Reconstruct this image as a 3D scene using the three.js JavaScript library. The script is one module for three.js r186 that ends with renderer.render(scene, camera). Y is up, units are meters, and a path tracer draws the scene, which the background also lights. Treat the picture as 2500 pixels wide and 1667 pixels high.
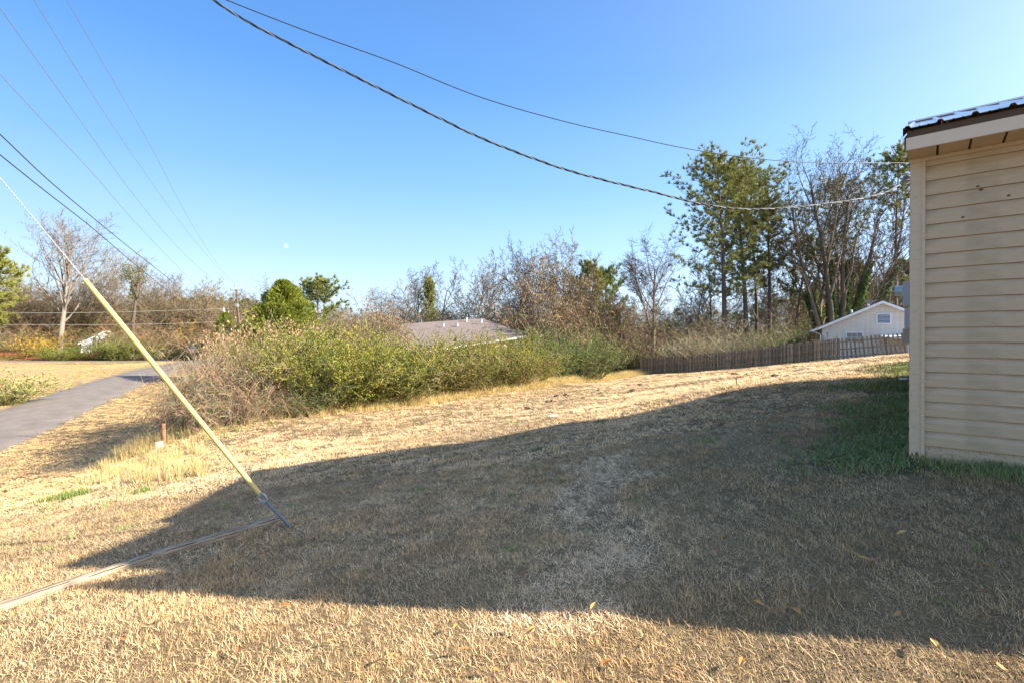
import * as THREE from 'three';
import { mergeGeometries } from 'three/addons/utils/BufferGeometryUtils.js';

// ---------------------------------------------------------------- camera, sky, sun, exposure
const scene = new THREE.Scene();
const EYE = 1.6;                                   // eye height above the lawn at the camera
const F = 1190;                                    // focal length in photograph pixels (2500 x 1667)
const camera = new THREE.PerspectiveCamera(2 * Math.atan(833.5 / F) * 180 / Math.PI, 2500 / 1667, 0.1, 4000);
camera.position.set(0, EYE, 0);
camera.rotation.set(0.012, 0, 0.014, 'YXZ');
camera.updateMatrixWorld(true);
scene.add(camera);
const renderer = new THREE.WebGLRenderer({ antialias: true });
renderer.toneMapping = THREE.LinearToneMapping;
renderer.toneMappingExposure = 3.25;
renderer.shadowMap.enabled = true;
const SUN = new THREE.Vector3(9.8, 5.3, 1.8).normalize();
const sun = new THREE.DirectionalLight(new THREE.Color().setRGB(1, 0.91, 0.77), 5);
sun.name = 'sun'; sun.target.position.set(0, 0, -20); sun.position.copy(SUN).multiplyScalar(120).add(sun.target.position);
sun.castShadow = true; sun.shadow.mapSize.set(4096, 4096); sun.shadow.radius = 1;
Object.assign(sun.shadow.camera, { left: -110, right: 110, top: 80, bottom: -80, near: 1, far: 400 });
scene.add(sun, sun.target);
{
  const W = 1024, H = 512, d = new Float32Array(W * H * 4);
  const stops = [[-90, .16, .15, .13], [-2, .30, .33, .36], [0, .44, .52, .60], [4, .385, .485, .585], [10, .240, .370, .545], [18, .128, .262, .475], [28, .064, .172, .39], [40, .039, .118, .31], [90, .028, .076, .21]];
  for (let j = 0; j < H; j++) for (let i = 0; i < W; i++) {
    const up = ((j + .5) / H - .5) * Math.PI, ro = ((i + .5) / W - .5) * 2 * Math.PI, e = up * 180 / Math.PI;
    const x = Math.cos(ro) * Math.cos(up), y = Math.sin(up), z = Math.sin(ro) * Math.cos(up);
    const c = Math.max(-1, Math.min(1, x * SUN.x + y * SUN.y + z * SUN.z)), k = (j * W + i) * 4;
    let s = 1; while (s < stops.length - 1 && stops[s][0] < e) s++;
    const a = stops[s - 1], b = stops[s], t = Math.max(0, Math.min(1, (e - a[0]) / (b[0] - a[0])));
    const glow = Math.pow(Math.max(0, c * .5 + .5), 3);        // air scatters more light towards the sun
    for (let q = 0; q < 3; q++) d[k + q] = (a[q + 1] + (b[q + 1] - a[q + 1]) * t) * (1 + .10 * c) * [.76, .79, .80][q] + (e > 0 ? glow * [.085, .085, .08][q] + Math.pow(Math.max(0, c * .5 + .5), 12) * [.62, .56, .47][q] : 0);
    d[k + 3] = 1;
  }
  const tex = new THREE.DataTexture(d, W, H, THREE.RGBAFormat, THREE.FloatType);
  tex.mapping = THREE.EquirectangularReflectionMapping; tex.magFilter = THREE.LinearFilter; tex.needsUpdate = true;
  scene.background = tex; scene.environment = tex;
}

// ---------------------------------------------------------------- helpers
const V = (x, y, z) => new THREE.Vector3(x, y, z);
const RNG = (s) => () => { s = (s + 0x6d2b79f5) | 0; let t = Math.imul(s ^ (s >>> 15), 1 | s); t = (t + Math.imul(t ^ (t >>> 7), 61 | t)) ^ t; return ((t ^ (t >>> 14)) >>> 0) / 4294967296; };
const clamp = (x, a, b) => Math.min(b, Math.max(a, x)), mix = (a, b, t) => a + (b - a) * t;
const sstep = (a, b, x) => { const t = clamp((x - a) / (b - a), 0, 1); return t * t * (3 - 2 * t); };
const hash = (x, y) => { let h = Math.imul(x | 0, 374761393) + Math.imul(y | 0, 668265263); h = Math.imul(h ^ (h >>> 13), 1274126177); return ((h ^ (h >>> 16)) >>> 0) / 4294967296; };
function vnoise(x, y) { const i = Math.floor(x), j = Math.floor(y), u = x - i, v = y - j, a = u * u * (3 - 2 * u), b = v * v * (3 - 2 * v); return mix(mix(hash(i, j), hash(i + 1, j), a), mix(hash(i, j + 1), hash(i + 1, j + 1), a), b); }
function fbm(x, y, n = 4) { let s = 0, a = .5, t = 0; for (let i = 0; i < n; i++) { s += a * vnoise(x, y); t += a; x = x * 2.03 + 17.1; y = y * 2.03 + 9.7; a *= .5; } return s / t; }
// tiling noise for textures
function tnoise(x, y, p) { const i = Math.floor(x), j = Math.floor(y), u = x - i, v = y - j, a = u * u * (3 - 2 * u), b = v * v * (3 - 2 * v), m = (n) => ((n % p) + p) % p; return mix(mix(hash(m(i), m(j) + 91), hash(m(i + 1), m(j) + 91), a), mix(hash(m(i), m(j + 1) + 91), hash(m(i + 1), m(j + 1) + 91), a), b); }
// a photograph pixel and a depth in metres give a point
const camM = camera.matrixWorld;
const at = (px, py, D) => V((px - 1250) / F * D, -(py - 833.5) / F * D, -D).applyMatrix4(camM);
const used = new Map();
function numbered(n) { const k = used.get(n) ?? 0; used.set(n, k + 1); return k ? n + '_' + String(k).padStart(3, '0') : n; }
function put(o, name, label, category, group, kind) {
  o.name = numbered(name); scene.add(o);
  if (label) o.userData.label = label; if (category) o.userData.category = category; if (group) o.userData.group = group; if (kind) o.userData.kind = kind;
  return o;
}
function thing(name, label, category, group) { return put(new THREE.Group(), name, label, category, group); }
function part(parent, name, geo, mat) { const m = new THREE.Mesh(geo, mat); m.name = name; parent.add(m); return m; }
const C = (r, g, b) => [r, g, b];
const mat = (r, g, b, rough = .9, extra = {}) => new THREE.MeshStandardMaterial({ color: new THREE.Color().setRGB(r, g, b), roughness: rough, ...extra });
const vmat = (rough = .9, extra = {}) => new THREE.MeshStandardMaterial({ vertexColors: true, roughness: rough, side: THREE.DoubleSide, ...extra });
const leafMat = (tr = .35, extra = {}) => new THREE.MeshPhysicalMaterial({ vertexColors: true, roughness: .8, specularIntensity: .4, transmission: tr, thickness: 0, side: THREE.DoubleSide, ...extra });
function tex(w, h, fn, srgb = true, rep) {
  const d = new Uint8Array(w * h * 4);
  for (let j = 0; j < h; j++) for (let i = 0; i < w; i++) { const c = fn(i / w, j / h, i, j), k = (j * w + i) * 4; for (let q = 0; q < 3; q++) d[k + q] = clamp((Array.isArray(c) ? c[q] : c) * 255, 0, 255); d[k + 3] = 255; }
  const t = new THREE.DataTexture(d, w, h); t.magFilter = THREE.LinearFilter; t.wrapS = t.wrapT = THREE.RepeatWrapping; if (srgb) t.colorSpace = THREE.SRGBColorSpace; if (rep) t.repeat.set(...rep); t.needsUpdate = true; return t;
}
class Geo {
  constructor() { this.p = []; this.n = []; this.c = []; this.i = []; }
  get tris() { return this.i.length / 3; }
  tube(pts, rad, sides, col) {
    const base = this.p.length / 3, n = pts.length, A = V(), B = V(), T = V(), up = V();
    for (let k = 0; k < n; k++) {
      T.subVectors(pts[Math.min(k + 1, n - 1)], pts[Math.max(k - 1, 0)]).normalize();
      up.set(Math.abs(T.y) > .9 ? 1 : 0, Math.abs(T.y) > .9 ? 0 : 1, 0);
      A.crossVectors(up, T).normalize(); B.crossVectors(T, A);
      for (let s = 0; s < sides; s++) {
        const a = s / sides * 2 * Math.PI, x = A.x * Math.cos(a) + B.x * Math.sin(a), y = A.y * Math.cos(a) + B.y * Math.sin(a), z = A.z * Math.cos(a) + B.z * Math.sin(a);
        this.p.push(pts[k].x + x * rad[k], pts[k].y + y * rad[k], pts[k].z + z * rad[k]); this.n.push(x, y, z);
        const c = typeof col === 'function' ? col(pts[k], a) : col; this.c.push(c[0], c[1], c[2]);
      }
    }
    for (let k = 0; k < n - 1; k++) for (let s = 0; s < sides; s++) { const a = base + k * sides + s, b = base + k * sides + (s + 1) % sides, c = a + sides, d = b + sides; this.i.push(a, b, c, b, d, c); }
  }
  ribbon(pts, rad, col) {                            // a twig too thin to show that it is round
    const base = this.p.length / 3, n = pts.length, T = V().subVectors(pts[n - 1], pts[0]).normalize(), A = V(T.y + .3, T.z - .2, -T.x + .1).cross(T).normalize(), N = V().crossVectors(T, A);
    for (let k = 0; k < n; k++) for (const s of k < n - 1 ? [1, -1] : [0]) { this.p.push(pts[k].x + A.x * rad[k] * 1.35 * s, pts[k].y + A.y * rad[k] * 1.35 * s, pts[k].z + A.z * rad[k] * 1.35 * s); this.n.push(N.x, N.y, N.z); this.c.push(col[0], col[1], col[2]); }
    for (let k = 0; k < n - 1; k++) { const a = base + 2 * k; if (k < n - 2) this.i.push(a, a + 1, a + 2, a + 1, a + 3, a + 2); else this.i.push(a, a + 1, a + 2); }
  }
  poly(pts, col) {                                   // flat fan
    const base = this.p.length / 3, N = V().subVectors(pts[1], pts[0]).cross(V().subVectors(pts[2], pts[0])).normalize();
    for (const q of pts) { this.p.push(q.x, q.y, q.z); this.n.push(N.x, N.y, N.z); this.c.push(col[0], col[1], col[2]); }
    for (let k = 1; k < pts.length - 1; k++) this.i.push(base, base + k, base + k + 1);
  }
  leaf(o, dir, side, len, wid, col) {                // a pointed leaf of two faces, a little folded
    const N = V().crossVectors(dir, side).normalize(), m = o.clone().addScaledVector(dir, len * .5), e = o.clone().addScaledVector(dir, len);
    this.poly([o, m.clone().addScaledVector(side, wid / 2).addScaledVector(N, wid * .18), e], col);
    this.poly([o, e, m.addScaledVector(side, -wid / 2).addScaledVector(N, wid * .18)], col);
  }
  box(x0, x1, y0, y1, z0, z1, col = [1, 1, 1]) {
    const v = (a, b, c) => V(a ? x1 : x0, b ? y1 : y0, c ? z1 : z0);
    this.poly([v(0, 0, 1), v(1, 0, 1), v(1, 1, 1), v(0, 1, 1)], col); this.poly([v(1, 0, 0), v(0, 0, 0), v(0, 1, 0), v(1, 1, 0)], col);
    this.poly([v(0, 0, 0), v(0, 0, 1), v(0, 1, 1), v(0, 1, 0)], col); this.poly([v(1, 0, 1), v(1, 0, 0), v(1, 1, 0), v(1, 1, 1)], col);
    this.poly([v(0, 1, 1), v(1, 1, 1), v(1, 1, 0), v(0, 1, 0)], col); this.poly([v(0, 0, 0), v(1, 0, 0), v(1, 0, 1), v(0, 0, 1)], col);
    return this;
  }
  build(uvScale) {
    const g = new THREE.BufferGeometry();
    g.setAttribute('position', new THREE.Float32BufferAttribute(this.p, 3)); g.setAttribute('normal', new THREE.Float32BufferAttribute(this.n, 3)); g.setAttribute('color', new THREE.Float32BufferAttribute(this.c, 3));
    if (uvScale) boxUV(g.setIndex(this.i), uvScale); else g.setIndex(this.i);
    return g;
  }
}
function boxUV(g, s = 1) {                           // uv in metres from the main axis of each normal
  const P = g.attributes.position, N = g.attributes.normal, uv = new Float32Array(P.count * 2);
  for (let k = 0; k < P.count; k++) { const x = Math.abs(N.getX(k)), y = Math.abs(N.getY(k)), z = Math.abs(N.getZ(k)); const [a, b] = x > y && x > z ? [P.getZ(k), P.getY(k)] : y > z ? [P.getX(k), P.getZ(k)] : [P.getX(k), P.getY(k)]; uv[2 * k] = a / s; uv[2 * k + 1] = b / s; }
  g.setAttribute('uv', new THREE.BufferAttribute(uv, 2)); return g;
}
const boxG = (x0, x1, y0, y1, z0, z1, s = 1) => new Geo().box(x0, x1, y0, y1, z0, z1).build(s);
function extrudeX(profile, x0, x1, s = 1) {          // profile [z, y] swept along x
  const g = new Geo(), n = profile.length;
  for (let k = 0; k < n; k++) { const a = profile[k], b = profile[(k + 1) % n]; g.poly([V(x0, a[1], a[0]), V(x1, a[1], a[0]), V(x1, b[1], b[0]), V(x0, b[1], b[0])], [1, 1, 1]); }
  const cap = (x, flip) => { const sh = THREE.ShapeUtils.triangulateShape(profile.map((q) => new THREE.Vector2(q[0], q[1])), []); for (const t of sh) { const q = t.map((k) => V(x, profile[k][1], profile[k][0])); g.poly(flip ? q.reverse() : q, [1, 1, 1]); } };
  cap(x0, false); cap(x1, true); return g.build(s);
}
const tubeOf = (pts, r, sides = 6, col = [1, 1, 1]) => { const g = new Geo(); g.tube(pts, pts.map(() => r), sides, col); return g.build(); };
const cyl = (r0, r1, h, n = 12) => new THREE.CylinderGeometry(r1, r0, h, n).translate(0, h / 2, 0);

// ---------------------------------------------------------------- the lie of the land
// control points x, depth, height below the eye, read from what touches the ground in the photograph
const CP = [[0, 0, -1.55], [0, 2.2, -1.53], [2.3, 2.1, -1.28], [3.55, 4.29, -.97], [4.6, 2.6, -.95], [2, 5, -1.32], [-3.4, 3.2, -1.72], [-2.1, 4.8, -1.78], [-4.4, 8.5, -2.25], [1.6, 10.3, -1.5], [3.5, 9.9, -1.05], [5.2, 9.5, -.64], [7.5, 9.1, -.5],
  [11, 14, -.30], [17, 22, -.12], [24, 29, -.14], [29, 34.5, -.18], [26, 36.5, -.52], [21.8, 40, -1.18], [18.1, 43.5, -1.86], [12.6, 47, -2.45], [1.2, 28, -2.1], [-8.3, 18, -2.55], [-3, 14, -2.3], [5, 18, -1.65], [8, 28, -1.9], [13, 33, -1.72],
  [-10.7, 15, -2.78], [-6.3, 6, -2.4], [-12.6, 12, -3.4], [-8.5, 9.5, -2.75], [-16, 15, -4.0], [-21, 20, -4.5], [-25, 28.4, -4], [-30.2, 39, -3.55], [-38.8, 57, -3.02], [-52, 85, -3.0], [-24, 10, -4.8], [-30, 25, -4.6], [-45, 45, -3.9], [-62, 60, -3.7], [-75, 75, -3.6], [-60, 82, -3.15], [-90, 100, -1.2], [-60, 105, -1.6],
  [-15, 30, -3.2], [-25, 50, -3.1], [0, 45, -3.2], [10, 65, -4.2], [30, 60, -3], [45, 50, -1.4], [45, 30, .3], [-20, 85, -3.2], [20, 100, -4.5], [70, 80, -2], [0, 160, -4], [-120, 160, -1], [107, 150, 7], [150, 180, 14], [0, 260, -3], [-145, 250, 9], [-220, 260, 6], [200, 260, 18],
  [0, -12, -1.2], [12, -6, -.8], [12, 4, -.6], [-10, -6, -2.0], [-28, -8, -4.9], [-60, 0, -5.0], [60, 0, .6], [0, -60, -1], [-120, 40, -4], [120, 40, 1]];
const TPS = (() => {
  const n = CP.length, N = n + 3, U = (r2) => r2 > 1e-9 ? .5 * r2 * Math.log(r2) : 0, M = [];
  for (let i = 0; i < N; i++) { M.push(new Float64Array(N + 1)); }
  for (let i = 0; i < n; i++) { for (let j = 0; j < n; j++) M[i][j] = U((CP[i][0] - CP[j][0]) ** 2 + (CP[i][1] - CP[j][1]) ** 2) + (i === j ? .02 : 0); M[i][n] = M[n][i] = 1; M[i][n + 1] = M[n + 1][i] = CP[i][0]; M[i][n + 2] = M[n + 2][i] = CP[i][1]; M[i][N] = CP[i][2]; }
  for (let c = 0; c < N; c++) { let p = c; for (let r = c + 1; r < N; r++) if (Math.abs(M[r][c]) > Math.abs(M[p][c])) p = r; [M[c], M[p]] = [M[p], M[c]]; for (let r = 0; r < N; r++) if (r !== c) { const f = M[r][c] / M[c][c]; if (f) for (let k = c; k <= N; k++) M[r][k] -= f * M[c][k]; } }
  const w = M.map((r, i) => r[N] / r[i]);
  return (x, d) => { let s = w[n] + w[n + 1] * x + w[n + 2] * d; for (let i = 0; i < n; i++) { const a = x - CP[i][0], b = d - CP[i][1], r2 = a * a + b * b; if (r2 > 1e-9) s += w[i] * .5 * r2 * Math.log(r2); } return s; };
})();
// the lane: centre line x, depth, height
const LANE = [[-14.5, -6, -5.0], [-18.6, 9, -4.85], [-22.9, 19.1, -4.5], [-26.9, 27.6, -4.1], [-32.1, 38.2, -3.62], [-40.6, 56, -3.12], [-47, 70, -3.02], [-53.5, 84.5, -3.0]].map((q) => V(q[0], q[2] + EYE, -q[1]));
const CROSS = [[-140, 70, -3.4], [-100, 75, -3.4], [-75, 79, -3.3], [-58, 83, -3.1], [-48, 88, -3.0], [-38, 98, -3.1], [-30, 114, -3.0], [-26, 140, -2.6]].map((q) => V(q[0], q[2] + EYE, -q[1]));
const laneC = new THREE.CatmullRomCurve3(LANE), crossC = new THREE.CatmullRomCurve3(CROSS);
const laneP = laneC.getSpacedPoints(110), crossP = crossC.getSpacedPoints(150);
const near = (P, x, z) => { let b = 1e9, y = 0; for (const q of P) { const r = (q.x - x) ** 2 + (q.z - z) ** 2; if (r < b) { b = r; y = q.y; } } return [Math.sqrt(b), y]; };
const LW = 2.15, CW = 2.6;
function land(x, z) {
  let h = TPS(x, -z) + EYE;
  const d = Math.hypot(x, z);
  h += (fbm(x * .35 + 40, z * .35 + 7, 3) - .5) * .16 * sstep(2, 9, d) + (fbm(x * 1.7, z * 1.7, 2) - .5) * .045;
  return h;
}
const hcache = new Map();
function ground(x, z) {
  let h = land(x, z);
  if (x < -8 && z < 10) { const [d, y] = near(laneP, x, z); if (d < 11.2) h = mix(y - .05, h, clamp((d - LW - .2) / (11 - LW - .2), 0, 1)); }
  if (z < -60 && x < 0) { const [d, y] = near(crossP, x, z); if (d < 7) h = mix(y - .05, h, sstep(CW + .3, 6.5, d)); }
  return h;
}
const laneDist = (x, z) => x < -5 ? near(laneP, x, z)[0] : 99;
const crossDist = (x, z) => z < -55 && x < 5 ? near(crossP, x, z)[0] : 99;
const onGround = (px, D) => { const q = at(px, 850, D); return V(q.x, ground(q.x, q.z), q.z); };

// hedge line between lawn and bushes: depth of the lawn's far edge for each x
function lawnEdge(x) { const t = [[-60, 12], [-14, 14.6], [-11.2, 15.4], [-8.3, 16.9], [-3.5, 21.2], [1.2, 26.2], [6, 35], [10, 42], [12.6, 47.4], [19, 43.4], [26, 37.2], [29.5, 35], [60, 20]]; for (let k = 0; k < t.length - 1; k++) if (x <= t[k + 1][0]) return mix(t[k][1], t[k + 1][1], clamp((x - t[k][0]) / (t[k + 1][0] - t[k][0]), 0, 1)); return 20; }
// which ground cover: 0 dry lawn, 1 green, 2 leaf litter, 3 bare field
const houseC = V(3.52, 0, -4.29);
function cover(x, z) {
  const D = -z;
  // distance from the tan house's walls gives the strip that the mower leaves
  const hx = (x - houseC.x) * .77 + (z - houseC.z) * .637, hz = -(x - houseC.x) * .637 + (z - houseC.z) * .77;
  const out = Math.max(-hx, hz), n = fbm(x * .9 + 3, z * .9 + 11, 3);
  let green = 0;
  if (D < 14) green = clamp(.9 - (Math.max(0, out) + (hz > 0 ? 1.3 * Math.max(0, hz) : 0)) / .95 + (n - .5) * 1.7, 0, 1) * (hx > -2.2 ? 1 : 0);
  const litter = D > 62 && x < -25 ? sstep(2.5, 5, crossDist(x, z)) * (D > 85 + (x + 58) * .28 ? 1 : 0) : 0;
  const beyond = sstep(-.3, 1.2, D - lawnEdge(x)) * (x > -13 ? 1 : sstep(3, 7, laneDist(x, z)) * (x > -40 - (D - 57) * 0 && x + (D - 15) * .62 > -11 ? 1 : 0));
  return { green, litter, beyond, n };
}
{ // ------------------------------------------------ ground sheet
  const N = 330, xs = [], zs = [];
  for (let i = 0; i <= N; i++) { const t = i / N * 2 - 1; xs.push(Math.sinh(t * 4.6) / Math.sinh(4.6) * 420); const s = i / N; zs.push(-(Math.sinh(s * 4.9 - .55) / Math.sinh(4.35) * 480) - 1.0); }
  const P = [], Cc = [], uv = [], I = [];
  for (let j = 0; j <= N; j++) for (let i = 0; i <= N; i++) {
    const x = xs[i], z = zs[j], y = ground(x, z); P.push(x, y, z); uv.push(x / 2.6, z / 2.6);
    const { green, litter, beyond, n } = cover(x, z), f2 = fbm(x * .28, z * .28 + 50, 3), f3 = fbm(x * 2.3 + 9, z * 2.3, 2);
    let c = [mix(.29, .43, f2), mix(.195, .30, f2), mix(.09, .14, f2)];
    const k = .8 + .4 * f3; c = c.map((q) => q * k);
    const ld = laneDist(x, z); if (x < -14 && laneDist(x, z) > 2 && x + (-z) * .58 < -9) { const t = sstep(.45, .7, fbm(x * .12 + 3, z * .25, 3)); c = [mix(.62, .44, t), mix(.46, .36, t), mix(.24, .13, t)]; }
    const m = (d, t) => { c = c.map((q, w) => mix(q, d[w], t)); };
    m([.09, .12, .035], green * .8); m([mix(.30, .42, n), mix(.16, .22, n), mix(.07, .10, n)], litter); m([.16, .12, .07], beyond * .8);
    if (ld < 3.6) m([.36, .30, .21], .6 * (1 - sstep(2.3, 3.6, ld)));
    Cc.push(...c);
  }
  for (let j = 0; j < N; j++) for (let i = 0; i < N; i++) { const a = j * (N + 1) + i, b = a + 1, c = a + N + 1, d = c + 1; I.push(a, b, c, b, d, c); }
  const g = new THREE.BufferGeometry(); g.setAttribute('position', new THREE.Float32BufferAttribute(P, 3)); g.setAttribute('color', new THREE.Float32BufferAttribute(Cc, 3)); g.setAttribute('uv', new THREE.Float32BufferAttribute(uv, 2)); g.setIndex(I); g.computeVertexNormals();
  const r = RNG(5), S = 1024, buf = new Float32Array(S * S).fill(.35);
  for (let k = 0; k < 26000; k++) { let x = r() * S, y = r() * S; const a = r() * 6.283, L = 6 + r() * 16, v = .3 + r() * .7; for (let q = 0; q < L; q++) { buf[((y + S) % S | 0) * S + ((x + S) % S | 0)] = v; x += Math.cos(a); y += Math.sin(a); if (x < 0) x += S; if (y < 0) y += S; } }
  const map = tex(S, S, (u, v, i, j) => { const b = buf[j * S + i], n = tnoise(u * 9, v * 9, 9); const q = .62 + .38 * b * (.75 + .4 * n); return [q, q * .99, q * .96]; });
  const bump = tex(S, S, (u, v, i, j) => buf[j * S + i], false);
  const m = vmat(1, { map, bumpMap: bump, bumpScale: .03, side: THREE.FrontSide });
  put(new THREE.Mesh(g, m), 'ground', 'sloping ground of dormant straw coloured lawn, field and woodland floor', 'ground', null, 'structure');
}
function ribbon(pts, w, name, label, m, lift) {
  const P = [], uv = [], I = [], K = 8; let L = 0;
  pts.forEach((q, k) => {
    const t = V().subVectors(pts[Math.min(k + 1, pts.length - 1)], pts[Math.max(k - 1, 0)]).setY(0).normalize(), s = V(-t.z, 0, t.x); if (k) L += q.distanceTo(pts[k - 1]);
    for (let j = 0; j <= K; j++) { const e = j / K * 2 - 1, ed = Math.abs(e) === 1 ? (fbm(L * .9 + e * 40, 3, 3) - .5) * .38 : 0, o = e * w + ed * Math.sign(e); P.push(q.x + s.x * o, q.y + lift + .035 * (1 - e * e) - (Math.abs(e) === 1 ? .05 : 0), q.z + s.z * o); uv.push(o / 3, L / 3); }
  });
  for (let k = 0; k < pts.length - 1; k++) for (let j = 0; j < K; j++) { const a = k * (K + 1) + j, b = a + 1, c = a + K + 1, d = c + 1; I.push(a, b, c, b, d, c); }
  const g = new THREE.BufferGeometry(); g.setAttribute('position', new THREE.Float32BufferAttribute(P, 3)); g.setAttribute('uv', new THREE.Float32BufferAttribute(uv, 2)); g.setIndex(I); g.computeVertexNormals();
  return put(new THREE.Mesh(g, m), name, label, 'road', null, 'structure');
}
const asphaltMap = tex(1024, 1024, (u, v, i, j) => { const n = tnoise(u * 6, v * 6, 6) * .5 + tnoise(u * 23, v * 23, 23) * .3, s = hash(i, j + 7); const q = .50 + .12 * (n - .4) + (s > .93 ? .16 : s < .1 ? -.12 : (s - .5) * .1); return [q, q * .985, q * .97]; });
const asphalt = new THREE.MeshStandardMaterial({ map: asphaltMap, color: new THREE.Color().setRGB(.80, .69, .59), roughness: .9 });
ribbon(laneC.getSpacedPoints(220), LW, 'lane', 'narrow grey asphalt lane running downhill past the mown field', asphalt, .0);
ribbon(crossC.getSpacedPoints(260), CW, 'cross_street', 'grey asphalt street crossing the end of the lane', asphalt, .006);

// ---------------------------------------------------------------- the tan house
const sidingGrain = tex(512, 512, (u, v, i, j) => { const g = tnoise(u * 8, v * 90, 90) * .5 + tnoise(u * 24, v * 160, 160) * .3, s = tnoise(u * 110, v * 110, 110), b = tnoise(u * 5, v * 5, 5), st = tnoise(u * 7 + 3, v * 13, 13); let q = .93 + .05 * (g - .4); const sp = s > .88 - .08 * b ? (s - .82) * 1.0 * b : 0, mold = sstep(.55, .85, st) * .07; return [q - sp - mold, q - sp - mold * .9, q - sp - mold * 1.15]; });
const sidingBump = tex(512, 512, (u, v) => .5 + .5 * (tnoise(u * 10, v * 120, 120) - .5), false);
const tanVinyl = new THREE.MeshStandardMaterial({ map: sidingGrain, bumpMap: sidingBump, bumpScale: .0012, color: new THREE.Color().setRGB(.63, .45, .27), roughness: .55 });
const dirtyVinyl = tanVinyl.clone(); dirtyVinyl.map = tex(512, 512, (u, v, i, j) => { const n = tnoise(u * 150, v * 150, 150), m = tnoise(u * 37, v * 37, 37), b = tnoise(u * 6, v * 6, 6); const sp = (n > .62 ? .30 * (n - .5) : 0) + (m > .74 ? .22 * (m - .6) : 0) * 1.2, q = .90 - sp * (.6 + b); return [q, q * .985, q * .95]; });
const tanTrim = new THREE.MeshStandardMaterial({ map: tex(256, 256, (u, v) => { const q = .95 + .05 * (tnoise(u * 12, v * 60, 60) - .5) - (tnoise(u * 60, v * 60, 60) > .9 ? .06 : 0); return [q, q, q * .99]; }), color: new THREE.Color().setRGB(.64, .475, .31), roughness: .5 });
const creamTrim = mat(.70, .53, .37, .5);
const darkWood = mat(.10, .06, .035, .8);
const roofMetal = new THREE.MeshPhysicalMaterial({ color: new THREE.Color().setRGB(.17, .135, .115), metalness: .35, roughness: .22, clearcoat: .6, clearcoatRoughness: .12 });
const galv = mat(.42, .43, .44, .45, { metalness: .5 });
const utilGrey = mat(.40, .43, .46, .5);
{
  const H = thing('tan_house', 'tan vinyl sided house with ribbed metal roof and electric meter', 'house');
  const base = EYE - .92;                            // bottom of the siding
  H.position.set(houseC.x, base, houseC.z); H.rotation.y = -Math.atan2(.637, .77) - .010;
  const Lh = 3.2, Dp = 6.1, E = .127, top = 2.62;
  // block wall under the siding, then one course of siding after another
  part(H, 'foundation', boxG(.02, Lh, -.75, .004, -Dp, -.025, .6), new THREE.MeshStandardMaterial({ map: tex(256, 256, (u, v) => { const q = .75 + .25 * tnoise(u * 20, v * 20, 20) - .25 * sstep(.5, .8, tnoise(u * 5, v * 5, 5)); return [q, q * .97, q * .9]; }), color: new THREE.Color().setRGB(.45, .40, .32), roughness: 1 }));
  const prof = [[0, 0], [.019, 0], [.019, .072], [.003, E - .002], [0, E - .002]];
  const course = extrudeX(prof, .088, Lh, .9);
  for (let k = 0; k < 20; k++) { const m = part(H, 'siding_course', course, k < 1 ? dirtyVinyl : tanVinyl); m.position.y = k * E; }
  part(H, 'siding_course', extrudeX([[0, 0], [.019, 0], [.016, .075], [0, .075]], .088, Lh, .9), tanVinyl).position.y = 20 * E;
  // wall behind the courses, side walls, far wall
  const gab = (x, nx) => { const g = new Geo(), R = .375 * (Dp / 2); g.poly([V(x, 0, -.002), V(x, 0, -Dp), V(x, top, -Dp), V(x, top + R - .05, -Dp / 2), V(x, top, -.002)].slice()[nx > 0 ? 'slice' : 'reverse'](), [1, 1, 1]); return g.build(.9); };
  part(H, 'wall', mergeGeometries([boxG(.0, Lh, 0, top + .03, -.10, -.004, .9), boxG(.0, Lh, 0, top, -Dp, -Dp + .1, .9), gab(.0, -1), gab(.05, 1), gab(Lh, 1)]), tanVinyl);
  const sideProf = prof.map(([z, y]) => [z, y]), side = extrudeX(sideProf, -Dp + .12, -.12, .9).rotateY(-Math.PI / 2);
  for (let k = 0; k < 20; k++) part(H, 'siding_course', side, tanVinyl).position.set(.0, k * E, 0);
  for (let k = 20; k < 28; k++) { const y = k * E, w = Math.max(.2, (Dp / 2) - (y - top + .2) / .375); const g = extrudeX(sideProf, -Dp / 2 - w, -Dp / 2 + w, .9).rotateY(-Math.PI / 2); if (y < top + 1.0) part(H, 'siding_course', g, tanVinyl).position.set(0, y, 0); }
  // corner post: two flat faces and a raised lip, ragged at its foot
  { const foot = (a, b, x0, x1, y) => { const n = 9, o = [], r = RNG(77); for (let k = 0; k <= n; k++) o.push([mix(x0, x1, k / n), (r() - .5) * .05 + .045]); return o; };
    const mk = (pts, z0, z1) => { const s = new THREE.Shape(); s.moveTo(pts[0][0], top); for (const q of pts) s.lineTo(q[0], q[1]); s.lineTo(pts[pts.length - 1][0], top); s.closePath(); return new THREE.ExtrudeGeometry(s, { depth: z1 - z0, bevelEnabled: false }).translate(0, 0, z0); };
    const a = mk(foot(0, 0, -.012, .066), 0, .026), b = mk(foot(0, 0, -.024, .076), 0, .012).rotateY(Math.PI / 2).translate(-.0125, 0, .0).translate(0, 0, -.0), lip = boxG(.066, .090, .04, top, 0, .033, .5).toNonIndexed();
    const cl = (g) => { const q = g.index ? g.toNonIndexed() : g; for (const k of Object.keys(q.attributes)) if (!['position', 'normal', 'uv'].includes(k)) q.deleteAttribute(k); return q; };
    part(H, 'corner_post', mergeGeometries([cl(a), cl(b)]), tanTrim); part(H, 'corner_lip', cl(lip), tanTrim); }
  // soffit, fascia, sub fascia
  const oh = .33, ys = top, pitch = .375;
  part(H, 'frieze_channel', boxG(-.02, Lh, ys - .035, ys - .006, .02, .04, .5), tanTrim);
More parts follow.
